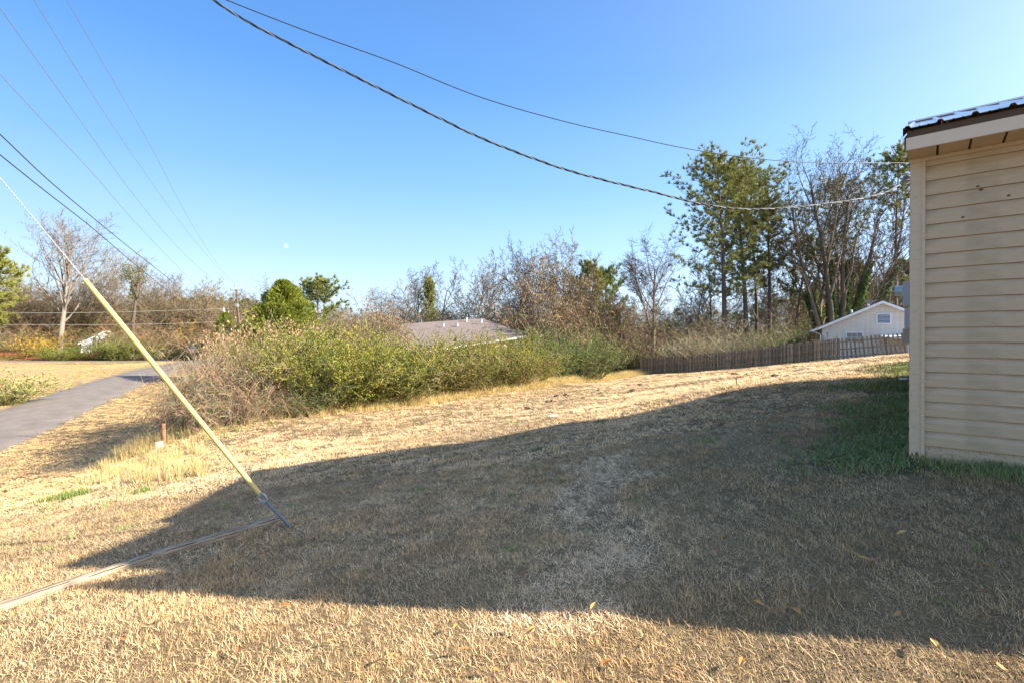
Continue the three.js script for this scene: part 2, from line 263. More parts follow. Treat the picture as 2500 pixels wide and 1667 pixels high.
  for (let k = 0, x = -.03; x < Lh; k++, x += .2) { part(H, 'soffit_panel', boxG(x + .004, Math.min(x + .188, Lh), ys - .004, ys + .012, .034, oh - .012, .5), tanTrim); }
  part(H, 'soffit_backing', boxG(-.03, Lh, ys + .014, ys + .03, .0, oh - .012, .5), darkWood);
  part(H, 'fascia', boxG(-.035, Lh, ys - .012, ys + .09, oh - .01, oh + .012, .5), creamTrim);
  part(H, 'sub_fascia', boxG(-.03, Lh, ys + .092, ys + .15, oh - .03, oh - .004, .5), darkWood);
  part(H, 'rake_board', (() => { const s = new THREE.Shape(), R = (Dp / 2) * pitch; s.moveTo(oh, ys); s.lineTo(-Dp / 2, ys + R + .12); s.lineTo(-Dp - oh, ys); s.lineTo(-Dp - oh, ys + .10); s.lineTo(-Dp / 2, ys + R + .235); s.lineTo(oh, ys + .10); s.closePath(); return new THREE.ExtrudeGeometry(s, { depth: .02, bevelEnabled: false }).rotateY(-Math.PI / 2).translate(-.028, 0, 0); })(), darkWood);
  // metal roof: panels with raised ribs, one mesh for each panel
  const eave = oh + .045, run = Dp / 2 + eave, y0 = ys + .155, rib = .205, thick = .004;
  const panel = (x0, x1, sgn) => {
    const g = new Geo(), n = 1, cs = []; const add = (x, h) => cs.push([x, h]);
    for (let x = x0; x < x1 - .01; x += rib) { add(x, .004); add(x + .012, .026); add(x + .034, .026); add(x + .048, .004); add(x + .095, .004); add(x + .102, .009); add(x + .112, .004); add(x + .150, .004); add(x + .156, .009); add(x + .164, .004); }
    add(x1, .004);
    const pt = (q, t, d = 0) => V(q[0], y0 + q[1] + t * run * pitch - d, sgn > 0 ? eave - t * run : -Dp - eave + t * run);
    for (let k = 0; k < cs.length - 1; k++) for (const [d, fl] of [[0, 0], [thick, 1]]) { const q = [pt(cs[k], 0, d), pt(cs[k + 1], 0, d), pt(cs[k + 1], 1, d), pt(cs[k], 1, d)]; g.poly((fl ? sgn < 0 : sgn > 0) ? q : q.reverse(), [1, 1, 1]); }
    for (let k = 0; k < cs.length - 1; k++) g.poly([pt(cs[k], 0, thick), pt(cs[k + 1], 0, thick), pt(cs[k + 1], 0, 0), pt(cs[k], 0, 0)], [1, 1, 1]);
    return g.build(.5);
  };
  for (let x = -.05; x < Lh; x += rib * 4) for (const s of [1, -1]) part(H, 'roof_panel', panel(x, Math.min(x + rib * 4, Lh + .1), s), roofMetal);
  const yr = y0 + run * pitch;
  { const g = new Geo(), zc = -Dp / 2; for (const s of [1, -1]) { const a = V(-.085, yr + .045, zc), b = V(Lh + .15, yr + .045, zc), c = V(Lh + .15, yr - .045, zc + s * .19), d = V(-.085, yr - .045, zc + s * .19), dn = V(0, -.03, 0); g.poly(s > 0 ? [d, c, b, a] : [a, b, c, d], [1, 1, 1]); g.poly([d, c, c.clone().add(dn), d.clone().add(dn)], [1, 1, 1]); } part(H, 'ridge_cap', g.build(.5), new THREE.MeshPhysicalMaterial({ ...{ color: roofMetal.color, metalness: .35, roughness: .25, side: THREE.DoubleSide } })); }
  { const g = new Geo(); for (const s of [1, -1]) { const zE = s > 0 ? eave : -Dp - eave; const a = V(-.056, y0 + .012, zE), b = V(-.056, yr + .012, -Dp / 2), dn = V(0, -.075, 0); g.poly([a, b, b.clone().add(dn), a.clone().add(dn)], [1, 1, 1]); g.poly([a, b, b.clone().setX(-.03), a.clone().setX(-.03)], [1, 1, 1]); } part(H, 'rake_trim', g.build(.5), new THREE.MeshPhysicalMaterial({ color: roofMetal.color, metalness: .35, roughness: .25, side: THREE.DoubleSide })); }
  for (let k = 0; k < 8; k++) for (const o of [.02]) { const b = part(H, 'roof_screw', new THREE.CylinderGeometry(.006, .006, .008, 6), galv); b.position.set(-.03 + k * rib * 2, yr - .012, -Dp / 2 + .17); }
  // service mast, weatherhead, meter and boxes on the side wall
  const zm = -5.45, xm = -.075;
  { const e = part(H, 'service_mast', tubeOf([V(xm - .01, .95 + .92, zm), V(xm - .01, 2.6, zm), V(xm - .01, 3.98, zm)], .024, 10), mat(.62, .64, .66, .4));
    const w = part(H, 'weatherhead', new THREE.SphereGeometry(.06, 12, 8).scale(1.1, .8, 1.2), mat(.11, .11, .12, .6)); w.position.set(xm - .07, 4.0, zm); part(w, 'hood', new THREE.CylinderGeometry(.06, .085, .03, 10), mat(.13, .13, .14, .6)).position.set(-.02, -.045, 0); }
  const eb = part(H, 'meter_box', new THREE.BoxGeometry(.13, .42, .30), utilGrey); eb.position.set(xm - .055, 1.95, zm);
  const gl = part(eb, 'meter_glass', new THREE.CylinderGeometry(.088, .088, .12, 18).rotateZ(Math.PI / 2), new THREE.MeshPhysicalMaterial({ color: new THREE.Color().setRGB(.35, .48, .52), roughness: .08, clearcoat: 1 })); gl.position.set(-.12, .06, 0);
  part(H, 'conduit', tubeOf([V(xm - .02, 1.74, zm + .02), V(xm - .02, 1.3, zm + .02)], .022, 8), mat(.45, .30, .22, .6));
  part(H, 'disconnect_box', new THREE.BoxGeometry(.10, .34, .22), utilGrey).position.set(xm - .045, 1.52, zm + .05);
  part(H, 'phone_box', new THREE.BoxGeometry(.12, .24, .2), mat(.36, .33, .27, .6)).position.set(xm - .06, 1.22, zm - .02);
  part(H, 'drain_stub', cyl(.022, .022, .16, 8), mat(.75, .76, .78, .4)).position.set(xm - .03, .92, zm);
  // stains and spots on the siding where the photograph shows them: mud dauber nest
  const nest = new THREE.SphereGeometry(.010, 8, 6).scale(1.3, 1, .4), nm = mat(.16, .10, .05, 1); for (const [x, y] of [[.42, 2.30], [.44, 2.27], [.60, 2.19], [.33, 2.06], [1.22, 1.76]]) part(H, 'mud_nest', nest, nm).position.set(x, y, .018);
}
// the wing of the house out of frame whose gable edge draws the near rim of the shadow
{
  const H = thing('house_wing', 'tan house wing with gabled roof standing right of the tan wall', 'house');
  const a = Math.atan2(.18, .98), D0 = .37, DW = .8, D1 = 2.36;
  H.position.set(8.0, 0, -1.38); H.rotation.y = -a;   // local x along the sun's bearing, -z along the ridge
  const y0 = .2, yr = EYE + 4.38, ye = yr - 1.15, w = 2.3;
  const s = new THREE.Shape(); s.moveTo(-w, y0); s.lineTo(w, y0); s.lineTo(w, ye - .15); s.lineTo(0, yr - .12); s.lineTo(-w, ye - .15); s.closePath();
  part(H, 'wall', boxUV(new THREE.ExtrudeGeometry(s, { depth: D1 - DW, bevelEnabled: false }).translate(0, 0, -D1), .9), tanVinyl);
  for (const sg of [1, -1]) { const q = new Geo(); const n = V(sg * (yr - ye), w + .3, 0).normalize().multiplyScalar(.06), A = V(0, yr, 0), B = V(sg * (w + .3), ye - .16, 0), z0 = -D0, z1 = -D1 - .02, pts = [A, B, B.clone().add(n), A.clone().add(n)]; const f = (p, z) => V(p.x, p.y, z); for (let k = 0; k < 4; k++) { const p1 = pts[k], p2 = pts[(k + 1) % 4]; q.poly([f(p1, z0), f(p2, z0), f(p2, z1), f(p1, z1)], [1, 1, 1]); } q.poly(pts.map((p) => f(p, z0)), [1, 1, 1]); q.poly(pts.map((p) => f(p, z1)), [1, 1, 1]); part(H, 'roof_slope', q.build(.5), roofMetal); }
  const panel = (pts, x, nm, m) => { const sh = new THREE.Shape(pts.map((q) => new THREE.Vector2(q[0], q[1]))); part(H, nm, new THREE.ExtrudeGeometry(sh, { depth: .06, bevelEnabled: false }).rotateY(Math.PI / 2).translate(x, 0, 0), m); };
  panel([[D0 + .02, yr - .02], [DW, yr - .65], [DW, yr - .02]], 0, 'gable_bracket', creamTrim);
  panel([[-.4, .2], [-.4, EYE + .85], [.03, EYE + 1.8], [.03, .2]], -1.57, 'porch_rail', tanTrim);
  panel([[0, EYE + 3.52], [DW, EYE + 2.93], [DW, .2], [0, .2]], -1.5, 'porch_screen', tanTrim);
}

// ---------------------------------------------------------------- guy wire with its yellow guard
const woodGrey = new THREE.MeshStandardMaterial({ map: tex(256, 512, (u, v, i, j) => { const g = tnoise(u * 40, v * 5, 40) * .6 + tnoise(u * 90, v * 12, 90) * .4, crack = tnoise(u * 24, v * 3, 24) > .8 ? .3 : 0; const q = .62 + .4 * (g - .5) - crack; return [q, q * .95, q * .87]; }), bumpMap: tex(256, 512, (u, v) => tnoise(u * 40, v * 5, 40), false), bumpScale: .006, color: new THREE.Color().setRGB(.62, .55, .47), roughness: 1 });
{
  const G = thing('guy_wire', 'slanted steel guy wire in a yellow plastic guard anchored in lawn', 'guy wire');
  const foot0 = at(712, 1290, 4.75), eye = at(641, 1215, 4.78); foot0.y = Math.min(foot0.y, ground(foot0.x, foot0.z) + .02);
  const foot = foot0.clone().add(V().subVectors(foot0, eye).normalize().multiplyScalar(.15));
  const gTop = at(206, 683, 4.62), top = at(-330, 40, 4.45);
  G.position.copy(foot); const L = (p) => p.clone().sub(foot), dir = V().subVectors(gTop, eye).normalize();
  const yellow = new THREE.MeshPhysicalMaterial({ map: tex(128, 512, (u, v) => { const q = .95 - .06 * tnoise(u * 8, v * 30, 30) - (tnoise(u * 30, v * 60, 60) > .88 ? .1 : 0); return [q, q * .99, q * .96]; }), color: new THREE.Color().setRGB(.80, .59, .19), roughness: .42, clearcoat: .15 });
  const gb = eye.clone().addScaledVector(dir, .055);
  const n = 24, pts = [], rad = []; for (let k = 0; k <= n; k++) { pts.push(L(gb.clone().lerp(gTop, k / n))); rad.push(.023 + (k > n - 2 ? -.003 : 0)); }
  const gg = new Geo(); gg.tube(pts, rad, 16, [1, 1, 1]); const bg = gg.build(); { const uv = []; for (let k = 0; k <= n; k++) for (let s = 0; s < 16; s++) uv.push(s / 16, k / n); bg.setAttribute('uv', new THREE.Float32BufferAttribute(uv, 2)); }
  part(G, 'guard', bg, yellow);
  // seven-wire strand: three helices
  const st = new Geo(), A = V().crossVectors(dir, V(0, 0, 1)).normalize(), B = V().crossVectors(dir, A), LL = top.distanceTo(gTop);
  for (let h = 0; h < 3; h++) { const q = []; for (let k = 0; k <= 220; k++) { const t = k / 220, a = t * LL / .11 * 6.283 + h * 2.094; q.push(L(gTop.clone().lerp(top, t)).addScaledVector(A, Math.cos(a) * .0028).addScaledVector(B, Math.sin(a) * .0028)); } st.tube(q, q.map(() => .0028), 5, [1, 1, 1]); }
  part(G, 'strand', st.build(), mat(.42, .42, .42, .5, { metalness: .5 }));
  const steel = mat(.38, .39, .40, .45, { metalness: .5 }), rdir = V().subVectors(foot, eye).normalize();
  part(G, 'anchor_rod', tubeOf([V(0, 0, 0), L(eye).addScaledVector(rdir, .055)], .0125, 10), mat(.16, .18, .21, .5, { metalness: .5 }));
  const er = part(G, 'anchor_eye', new THREE.TorusGeometry(.042, .011, 10, 22).scale(.8, 1.15, 1), steel); er.position.copy(L(eye)); er.quaternion.setFromUnitVectors(V(0, 1, 0), dir);
  const th = part(G, 'thimble', new THREE.TorusGeometry(.018, .006, 8, 16), steel); th.position.copy(L(eye.clone().addScaledVector(dir, .04))); th.quaternion.setFromUnitVectors(V(0, 1, 0), dir); th.rotateY(Math.PI / 2);
}
// timber edging, half sunk in the grass
const timberMat = woodGrey.clone(); timberMat.color.setRGB(.84, .73, .60); timberMat.side = THREE.DoubleSide;
function timber(a, b, label, seed) {
  const T = thing('landscape_timber', label, 'timber', 'edging timbers in the lawn'), n = 26, pts = [], r = RNG(seed);
  T.position.copy(a); const g = new Geo(), P = [];
  const d = V().subVectors(b, a), L = d.length(), s = V(-d.z, 0, d.x).normalize();
  for (let k = 0; k <= n; k++) { const t = k / n, q = a.clone().lerp(b, t); q.y = mix(a.y, b.y, t) + (r() - .5) * .006; P.push(q.sub(a)); }
  const S = 12, pos = [], uv = [], I = [];
  for (let k = 0; k <= n; k++) for (let j = 0; j <= S; j++) { const an = j / S * 6.283, cx = Math.cos(an), cy = Math.sin(an), sq = .052 / Math.max(Math.abs(cx), Math.abs(cy) * 1.15, .76) * (1 + .06 * (fbm(k * .7, (j % S) * 1.3 + seed, 2) - .5)); pos.push(P[k].x + s.x * cx * sq, P[k].y + cy * sq, P[k].z + s.z * cx * sq); uv.push(j / S, k / n * L / .8); }
  for (let k = 0; k < n; k++) for (let j = 0; j < S; j++) { const p = k * (S + 1) + j, q = p + S + 1; I.push(p, p + 1, q, p + 1, q + 1, q); }
  const bg = new THREE.BufferGeometry(); bg.setAttribute('position', new THREE.Float32BufferAttribute(pos, 3)); bg.setAttribute('uv', new THREE.Float32BufferAttribute(uv, 2)); bg.setIndex(I); bg.computeVertexNormals();
  part(T, 'beam', bg, timberMat);
  for (const [q, e] of [[P[0], -1], [P[n], 1]]) { const c = part(T, 'end_grain', new THREE.CircleGeometry(.05, 12), woodGrey); c.position.copy(q); c.lookAt(a.clone().add(q).addScaledVector(d, e)); }
}
{ const g = (px, py, D) => { const q = at(px, py, D); q.y = ground(q.x, q.z) + .004; return q; };
  timber(g(-260, 1560, 2.7), g(365, 1362, 3.98), 'weathered grey edging timber lying half in sunlight', 3);
  timber(g(362, 1362, 4.0), g(690, 1262, 5.02), 'weathered grey edging timber in shadow behind the anchor rod', 8); }

// ---------------------------------------------------------------- board fence
{
  const A = onGround(1566, 47), B = onGround(2246, 33.6), FN = thing('picket_fence', 'long weathered grey shadowbox picket fence along the lawn edge', 'fence');
  const d = V().subVectors(B, A).setY(0), L = d.length(); d.normalize(); FN.position.copy(A); FN.rotation.y = Math.atan2(-d.z, d.x);
  const r = RNG(31), gy = (s) => ground(A.x + d.x * s, A.z + d.z * s) - A.y;
  const boards = [0, 1, 2, 3, 4].map((k) => { const w = .110 + .012 * r(), h = 1.6 + (r() - .5) * .05, s = new THREE.Shape(); s.moveTo(-w / 2, -.15); s.lineTo(w / 2, -.15); s.lineTo(w / 2, h - .03); s.lineTo(w / 2 - .03, h); s.lineTo(-w / 2 + .03, h); s.lineTo(-w / 2, h - .03); s.closePath(); const g = new THREE.ExtrudeGeometry(s, { depth: .018, bevelEnabled: false }); const uv = g.attributes.uv; for (let q = 0; q < uv.count; q++) uv.setXY(q, uv.getX(q) / .5 + k * .37, uv.getY(q) / 1.8); return g; });
  const tones = [[.30, .255, .21], [.25, .215, .18], [.34, .285, .235], [.22, .185, .15]].map((c) => { const m = woodGrey.clone(); m.color.setRGB(...c.map((q) => q * 2.6)); m.bumpScale = .003; return m; });
  const pitch = .262, n = Math.floor(L / pitch), lean = (s) => s > L - 4.6 ? mix(.05, .2, (s - L + 4.6) / 4.6) : (r() - .5) * .025;
  for (let k = 0; k < n; k++) for (const back of [0, 1]) {
    const s = (k + (back ? .5 : 0)) * pitch; if (back && s > L - 4.6) continue; if (r() < .012) continue;
    const p = part(FN, 'picket', boards[(r() * 5) | 0], tones[(r() * 4) | 0]); p.position.set(s, gy(s) + .04 + (r() - .5) * .03, back ? -.066 : .022); p.rotation.z = lean(s);
  }
  for (const y of [.3, .85, 1.4]) { let s0 = 0; while (s0 < L) { const s1 = Math.min(L, s0 + 2.35), m = part(FN, 'rail', boxG(0, Math.hypot(s1 - s0, gy(s1) - gy(s0)) - .004, -.04, .04, -.042, .018, .5), tones[1]); m.position.set(s0, gy(s0) + y, 0); m.rotation.z = Math.atan2(gy(s1) - gy(s0), s1 - s0); s0 = s1; } }
  for (let s = 0; s <= L; s += 2.35) part(FN, 'post', boxG(-.045, .045, -.4, 1.5, -.09, -.0435, .5), tones[3]).position.set(s, gy(s), -.03);
}
// ---------------------------------------------------------------- neighbour's pale house
const shingle = (r, g, b) => new THREE.MeshStandardMaterial({ map: tex(512, 512, (u, v, i, j) => { const row = Math.floor(v * 24), t = hash(Math.floor(u * 26 + (row % 2) * .5), row), e = (v * 24) % 1 < .08 ? .82 : 1; const q = (.82 + .18 * t) * e + (hash(i, j) - .5) * .12; return [q, q, q]; }), color: new THREE.Color().setRGB(r, g, b), roughness: 1 });
const white = mat(.80, .80, .80, .5), paleVinyl = new THREE.MeshStandardMaterial({ map: sidingGrain, color: new THREE.Color().setRGB(.82, .715, .60), roughness: .55 });
const glassDark = new THREE.MeshPhysicalMaterial({ color: new THREE.Color().setRGB(.05, .055, .06), roughness: .08, clearcoat: 1 });
{
  const A = at(2008, 800, 43), Pk = at(2154, 740, 41), H = thing('pale_house', 'pale vinyl sided gable house with louvred vent behind picket fence', 'house');
  const d = V().subVectors(Pk, A), w = Math.hypot(d.x, d.z), rise = d.y, gy = A.y - 3.0, pit = rise / w; H.position.set(A.x, gy, A.z); H.rotation.y = Math.atan2(-d.z, d.x);
  const e = 3.0, T = e + rise, dep = 11;
  const s = new THREE.Shape(); s.moveTo(0, -.6); s.lineTo(2 * w, -.6); s.lineTo(2 * w, e); s.lineTo(w, T); s.lineTo(0, e); s.closePath();
  part(H, 'wall', boxUV(new THREE.ExtrudeGeometry(s, { depth: dep, bevelEnabled: false }).translate(0, 0, -dep - .02), 1), paleVinyl);
  const E = .2, prof = [[0, 0], [.026, 0], [.022, .12], [.003, E - .003], [0, E - .003]];
  for (let y = .9; y < T - .25; y += E) { const x0 = y + E > e ? (y + E - e) / pit + .03 : .0, x1 = 2 * w - x0; part(H, 'siding_course', extrudeX(prof, x0, x1, 1), paleVinyl).position.y = y; }
  for (const sg of [0, 1]) { // roof slopes with fascia
    const oh = .75, f = .45, X = (x) => sg ? 2 * w - x : x, yv = (x) => e + x * pit, up = .14;
    const slab = (x0, x1, y0, y1, z0, z1, nm, m) => { const q = [[x0, yv(x0) + y0], [x1, yv(x1) + y0], [x1, yv(x1) + y1], [x0, yv(x0) + y1]].map(([x, y]) => new THREE.Vector2(X(x), y)), sh = new THREE.Shape(sg ? q.reverse() : q); return part(H, nm, boxUV(new THREE.ExtrudeGeometry(sh, { depth: z1 - z0, bevelEnabled: false }).translate(0, 0, z0), 1), m); };
    slab(-oh, w, .16, .22, -dep - .4, f, 'roof_slope', shingle(.11, .11, .12)); slab(-oh, w, -.06, .155, f - .06, f - .02, 'rake_board', white); slab(-oh + .05, w, .1, .15, -dep - .3, f - .07, 'soffit', white);
  }
  part(H, 'gutter', boxG(-.86, -.74, e - .75 * pit + .02, e - .75 * pit + .15, -dep, .5), white);
  part(H, 'downspout', tubeOf([V(-.7, e - .3, .0), V(-.12, e - .62, .06), V(-.12, 0, .06)], .045, 6), white);
  // louvred vent
  const v = part(H, 'gable_vent', (() => { const fr = (a, b, c, dd) => boxG(a, b, c, dd, 0, .07); return mergeGeometries([fr(-.5, -.43, -.46, .46), fr(.43, .5, -.46, .46), fr(-.43, .43, .39, .46), fr(-.43, .43, -.46, -.39)]); })(), white); part(v, 'backing', boxG(-.43, .43, -.39, .39, .0, .012), mat(.06, .06, .07, .9)); v.position.set(w + .12, T - 1.32, .03);
  for (let k = 0; k < 7; k++) { const l = part(v, 'louvre', boxG(-.43, .43, -.012, .012, -.045, .045), mat(.70, .72, .76, .5)); l.position.set(0, -.33 + k * .11, .05); l.rotation.x = .7; l.scale.z = .62; }
  // window
  const wi = part(H, 'window', mergeGeometries([boxG(-.62, .62, .6, .68, 0, .06), boxG(-.62, -.55, -.6, .6, 0, .06), boxG(.55, .62, -.6, .6, 0, .06)]), white); wi.position.set(2.35, e - 1.05, .03);
  for (let c = 0; c < 3; c++) for (let q = 0; q < 2; q++) part(wi, 'pane', boxG(-.535 + c * .363, -.535 + c * .363 + .33, .22 - q * .4, .57 - q * .4, .008, .02), glassDark);
  part(wi, 'muntin', mergeGeometries([boxG(-.195, -.172, -.3, .6, .021, .04), boxG(.168, .191, -.3, .6, .021, .04), boxG(-.55, .55, .175, .2, .0215, .041)]), white);
  // patio cover
  part(H, 'patio_cover', extrudeX([[.05, e - .72], [2.6, e - 1.0], [2.6, e - .86], [.05, e - .58]], 4.0, 9.2), white);
  for (const x of [4.2, 6.6, 9]) part(H, 'patio_post', boxG(x - .05, x + .05, 0, e - 1.0, 2.4, 2.5), white);
  for (const [x, h] of [[2.25, .34], [3.45, .34]]) { const q = part(H, 'vent_pipe', cyl(.08, .08, h, 8), white); q.position.set(x, e + x * pit + .18, -1.0); }
  const dish = thing('satellite_dish', 'grey satellite dish on a short arm above the pale roof', 'satellite dish'), b = at(2128, 747, 41.6); dish.position.copy(b);
  part(dish, 'mast', tubeOf([V(.1, -.25, 0), V(-.15, .1, 0), V(-.22, .34, .02)], .022, 6), galv); const dd = part(dish, 'reflector', new THREE.SphereGeometry(.62, 16, 6, 0, 6.283, 0, .5).rotateX(0), mat(.42, .43, .45, .5, { side: THREE.DoubleSide })); dd.position.set(-.05, -.15, 0); dd.rotation.set(0, .3, 0); dd.position.set(-.55, .05, 0); dd.rotation.z = -.9;
  part(dish, 'feed_arm', tubeOf([V(-.2, .3, .02), V(.3, .42, .1), V(.42, .5, .1)], .018, 6), galv);
}
// ---------------------------------------------------------------- house roof showing over the hedge
{
  const H = thing('brown_roof_house', 'low house with brown shingle hip roof seen over the hedge', 'house'), A = at(880, 876, 35), B = at(1286, 817, 45), Cc = at(1176, 777, 51), Dd = at(982, 791, 47), E = at(1275, 812, 56), Fv = at(840, 866, 43);
  const O = A.clone().setY(ground(A.x, A.z)); H.position.copy(O); const L = (p, y = 0) => p.clone().sub(O).add(V(0, y, 0));
  const slope = (pts, nm, m) => { const g = new Geo(); g.poly(pts.map((p) => L(p)), [1, 1, 1]); g.poly(pts.map((p) => L(p, -.09)).reverse(), [1, 1, 1]); for (let k = 0; k < pts.length; k++) { const p = pts[k], q = pts[(k + 1) % pts.length]; g.poly([L(p), L(p, -.09), L(q, -.09), L(q)], [1, 1, 1]); } const bg = g.build(1), P = bg.attributes.position, uv = bg.attributes.uv; for (let k = 0; k < P.count; k++) uv.setXY(k, P.getX(k) / 4, (P.getY(k) * 1.5 - P.getZ(k) * .6) / 4); return part(H, nm, bg, m); };
  const sh = shingle(.21, .165, .145);
  slope([A, B, Cc, Dd], 'roof_slope', sh); slope([B, E, Cc], 'roof_hip', sh); slope([A, Dd, Fv], 'roof_hip', sh);
  const bar = (a, b, y0, y1, nm, m, ins = 0) => { const g = new Geo(), n = V().subVectors(b, a).cross(V(0, 1, 0)).setY(0).normalize().multiplyScalar(.05); for (const sg of [1, -1]) g.poly([L(a, y0).addScaledVector(n, sg), L(b, y0).addScaledVector(n, sg), L(b, y1).addScaledVector(n, sg), L(a, y1).addScaledVector(n, sg)], [1, 1, 1]); g.poly([L(a, y1).add(n), L(b, y1).add(n), L(b, y1).sub(n), L(a, y1).sub(n)], [1, 1, 1]); m.side = THREE.DoubleSide; return part(H, nm, g.build(1), m); };
  bar(A, B, -.25, -.1, 'gutter', mat(.5, .48, .45, .6)); bar(A.clone().lerp(Dd, .08), B.clone().lerp(Cc, .08), -2.4, -.2, 'wall', mat(.45, .33, .25, .9)); bar(B.clone().lerp(Cc, .08), E.clone().lerp(Cc, .08), -2.4, -.2, 'wall', mat(.45, .33, .25, .9));
  for (const [px, py, D, h] of [[1139, 783, 49, .35], [1175, 785, 48, .25], [1082, 794, 46, .18], [1116, 793, 46.5, .18], [926, 800, 44, .5]]) { const q = part(H, 'roof_vent', cyl(.10, .10, h, 8), mat(.7, .7, .72, .5)); q.position.copy(L(at(px, py, D), -.12)); part(q, 'cap', cyl(.17, .06, .12, 8), galv).position.y = h; }
}
// ---------------------------------------------------------------- far white house among the left trees
{
  const A = at(197, 838, 90), Pk = at(257, 809, 93), H = thing('white_house', 'small white gabled house half hidden by the roadside trees', 'house'), d = V().subVectors(Pk, A), w = Math.hypot(d.x, d.z); H.position.set(A.x, A.y - 2.4, A.z); H.rotation.y = Math.atan2(-d.z, d.x);
  const s = new THREE.Shape(); s.moveTo(0, 0); s.lineTo(2 * w, 0); s.lineTo(2 * w, 2.4); s.lineTo(w, 2.4 + d.y); s.lineTo(0, 2.4); s.closePath(); part(H, 'wall', boxUV(new THREE.ExtrudeGeometry(s, { depth: 8, bevelEnabled: false }).translate(0, 0, -8), 1), mat(.72, .73, .74, .6));
  for (const sg of [0, 1]) { const q = [[-.6, -.25], [w, d.y + .02], [w, d.y + .2], [-.6, -.07]].map(([x, y]) => new THREE.Vector2(sg ? 2 * w - x : x, 2.4 + y)); part(H, 'roof_slope', boxUV(new THREE.ExtrudeGeometry(new THREE.Shape(sg ? q.reverse() : q), { depth: 8.8, bevelEnabled: false }).translate(0, 0, -8.4), 1), shingle(.28, .20, .15)); }
  part(H, 'rake_board', mergeGeometries([0, 1].map((sg) => { const q = [[-.6, -.28], [w, d.y - .03], [w, d.y + .22], [-.6, -.05]].map(([x, y]) => new THREE.Vector2(sg ? 2 * w - x : x, 2.4 + y)); return new THREE.ExtrudeGeometry(new THREE.Shape(sg ? q.reverse() : q), { depth: .06, bevelEnabled: false }).translate(0, 0, .41); })), white);
  part(H, 'window', boxG(w * .8, w * 1.2, 1.0, 2.1, .01, .05), glassDark); part(H, 'door', boxG(w * 1.35, w * 1.6, 0, 2.0, .01, .05), mat(.35, .2, .15));
  const st = thing('garden_ornament', 'white upright garden ornament on a low white base', 'ornament'), b = onGround(371, 96); b.y = at(371, 862, 96).y; st.position.copy(b);
  part(st, 'pillar', new THREE.LatheGeometry([[0, 0], [.34, 0], [.3, .15], [.16, .3], [.2, .6], [.26, .85], [.17, 1.0], [.2, 1.12], [.14, 1.3], [0, 1.36]].map((q) => new THREE.Vector2(...q)), 12), white); part(st, 'base', boxG(-.5, 1.6, -.6, .0, -.3, .3), white);
}
// ---------------------------------------------------------------- poles, sign, posts
const poleWood = woodGrey.clone(); poleWood.color.setRGB(.36, .31, .24);
const porcelain = mat(.22, .22, .24, .3);
const farTop = at(576, 707, 75), farBase = onGround(592, 75.3);
{
  const P = thing('utility_pole', 'leaning wooden utility pole with cross arms beside the cedar', 'utility pole'); P.position.copy(farBase); const L = (p) => p.clone().sub(farBase);
  const g = new Geo(), pts = [], rad = []; for (let k = 0; k <= 10; k++) { pts.push(L(farBase.clone().add(V(0, -.4, 0)).lerp(farTop, k / 10))); rad.push(mix(.2, .13, k / 10)); } g.tube(pts, rad, 10, [1, 1, 1]); part(P, 'shaft', boxUV(g.build(), .6), poleWood);
  const arm = (py, x0, x1, nm) => part(P, nm, tubeOf([L(at(x0, py, 75)), L(at(x1, py, 75))], .055, 6), poleWood);
  const a1 = arm(709, 561, 591, 'cross_arm'), a2 = arm(721, 568, 590, 'lower_arm');
  for (const [px, py] of [[563, 706], [573, 697], [589, 704], [570, 719], [589, 719]]) { const q = part(P, 'insulator', new THREE.LatheGeometry([[0, -.1], [.1, -.1], [.12, 0], [.07, .05], [.1, .1], [.05, .25], [0, .27]].map((w) => new THREE.Vector2(...w)), 10), porcelain); q.position.copy(L(at(px, py + 1, 75))); }
  part(P, 'top_pin', tubeOf([L(farTop), L(at(573, 698, 75))], .03, 5), galv);
  part(P, 'transformer_bracket', boxG(-.2, .2, -.25, .25, .1, .4), galv).position.copy(L(at(579.5, 746, 75)));
}
for (const [px, t, b, D, lab] of [[557, 753, 800, 112, 'slim pale pole carrying the street wires'], [572, 758, 822, 118, 'slim pale pole right of the street wires pole']]) {
  const P = thing('street_pole', lab, 'pole', 'slim poles down the street'), o = at(px + 2, b, D), tp = at(px, t, D); o.y = ground(o.x, o.z); P.position.copy(o); part(P, 'shaft', tubeOf([V(0, 0, 0), tp.clone().sub(o)], .13, 8), mat(.55, .5, .42)); part(P, 'cross_arm', tubeOf([tp.clone().sub(o).add(V(-1, -.3, 0)), tp.clone().sub(o).add(V(1, -.3, 0))], .05, 5), poleWood);
}
{ const P = thing('yard_light', 'small white yard light hanging on the street wire', 'lamp'), o = at(545, 757, 100); P.position.copy(o); part(P, 'housing', new THREE.LatheGeometry([[0, .5], [.12, .45], [.16, .1], [.3, -.2], [.33, -.45], [0, -.5]].map((q) => new THREE.Vector2(...q)), 10), white); part(P, 'bracket', tubeOf([V(0, .4, 0), V(.5, .75, 0), V(1.0, .8, 0)], .04, 5), galv); }
{ const P = thing('stop_sign', 'back of an octagonal stop sign under green street name plates', 'road sign'), o = onGround(470, 84.5); P.position.copy(o); P.rotation.y = .5; const gz = mat(.42, .43, .45, .5, { metalness: .4 });
  part(P, 'post', boxG(-.04, .04, -.2, 3.0, -.03, .03), mat(.25, .2, .16)); const oc = part(P, 'octagon', new THREE.CylinderGeometry(.42, .42, .02, 8).rotateX(Math.PI / 2).rotateZ(Math.PI / 8), gz); oc.position.set(0, 2.25, .045);
  part(P, 'name_plate', boxG(-.46, .46, 2.82, 3.02, -.012, .012), mat(.02, .42, .24, .5)); part(P, 'name_plate', boxG(-.012, .012, 3.03, 3.22, -.46, .46), mat(.02, .42, .24, .5)); }
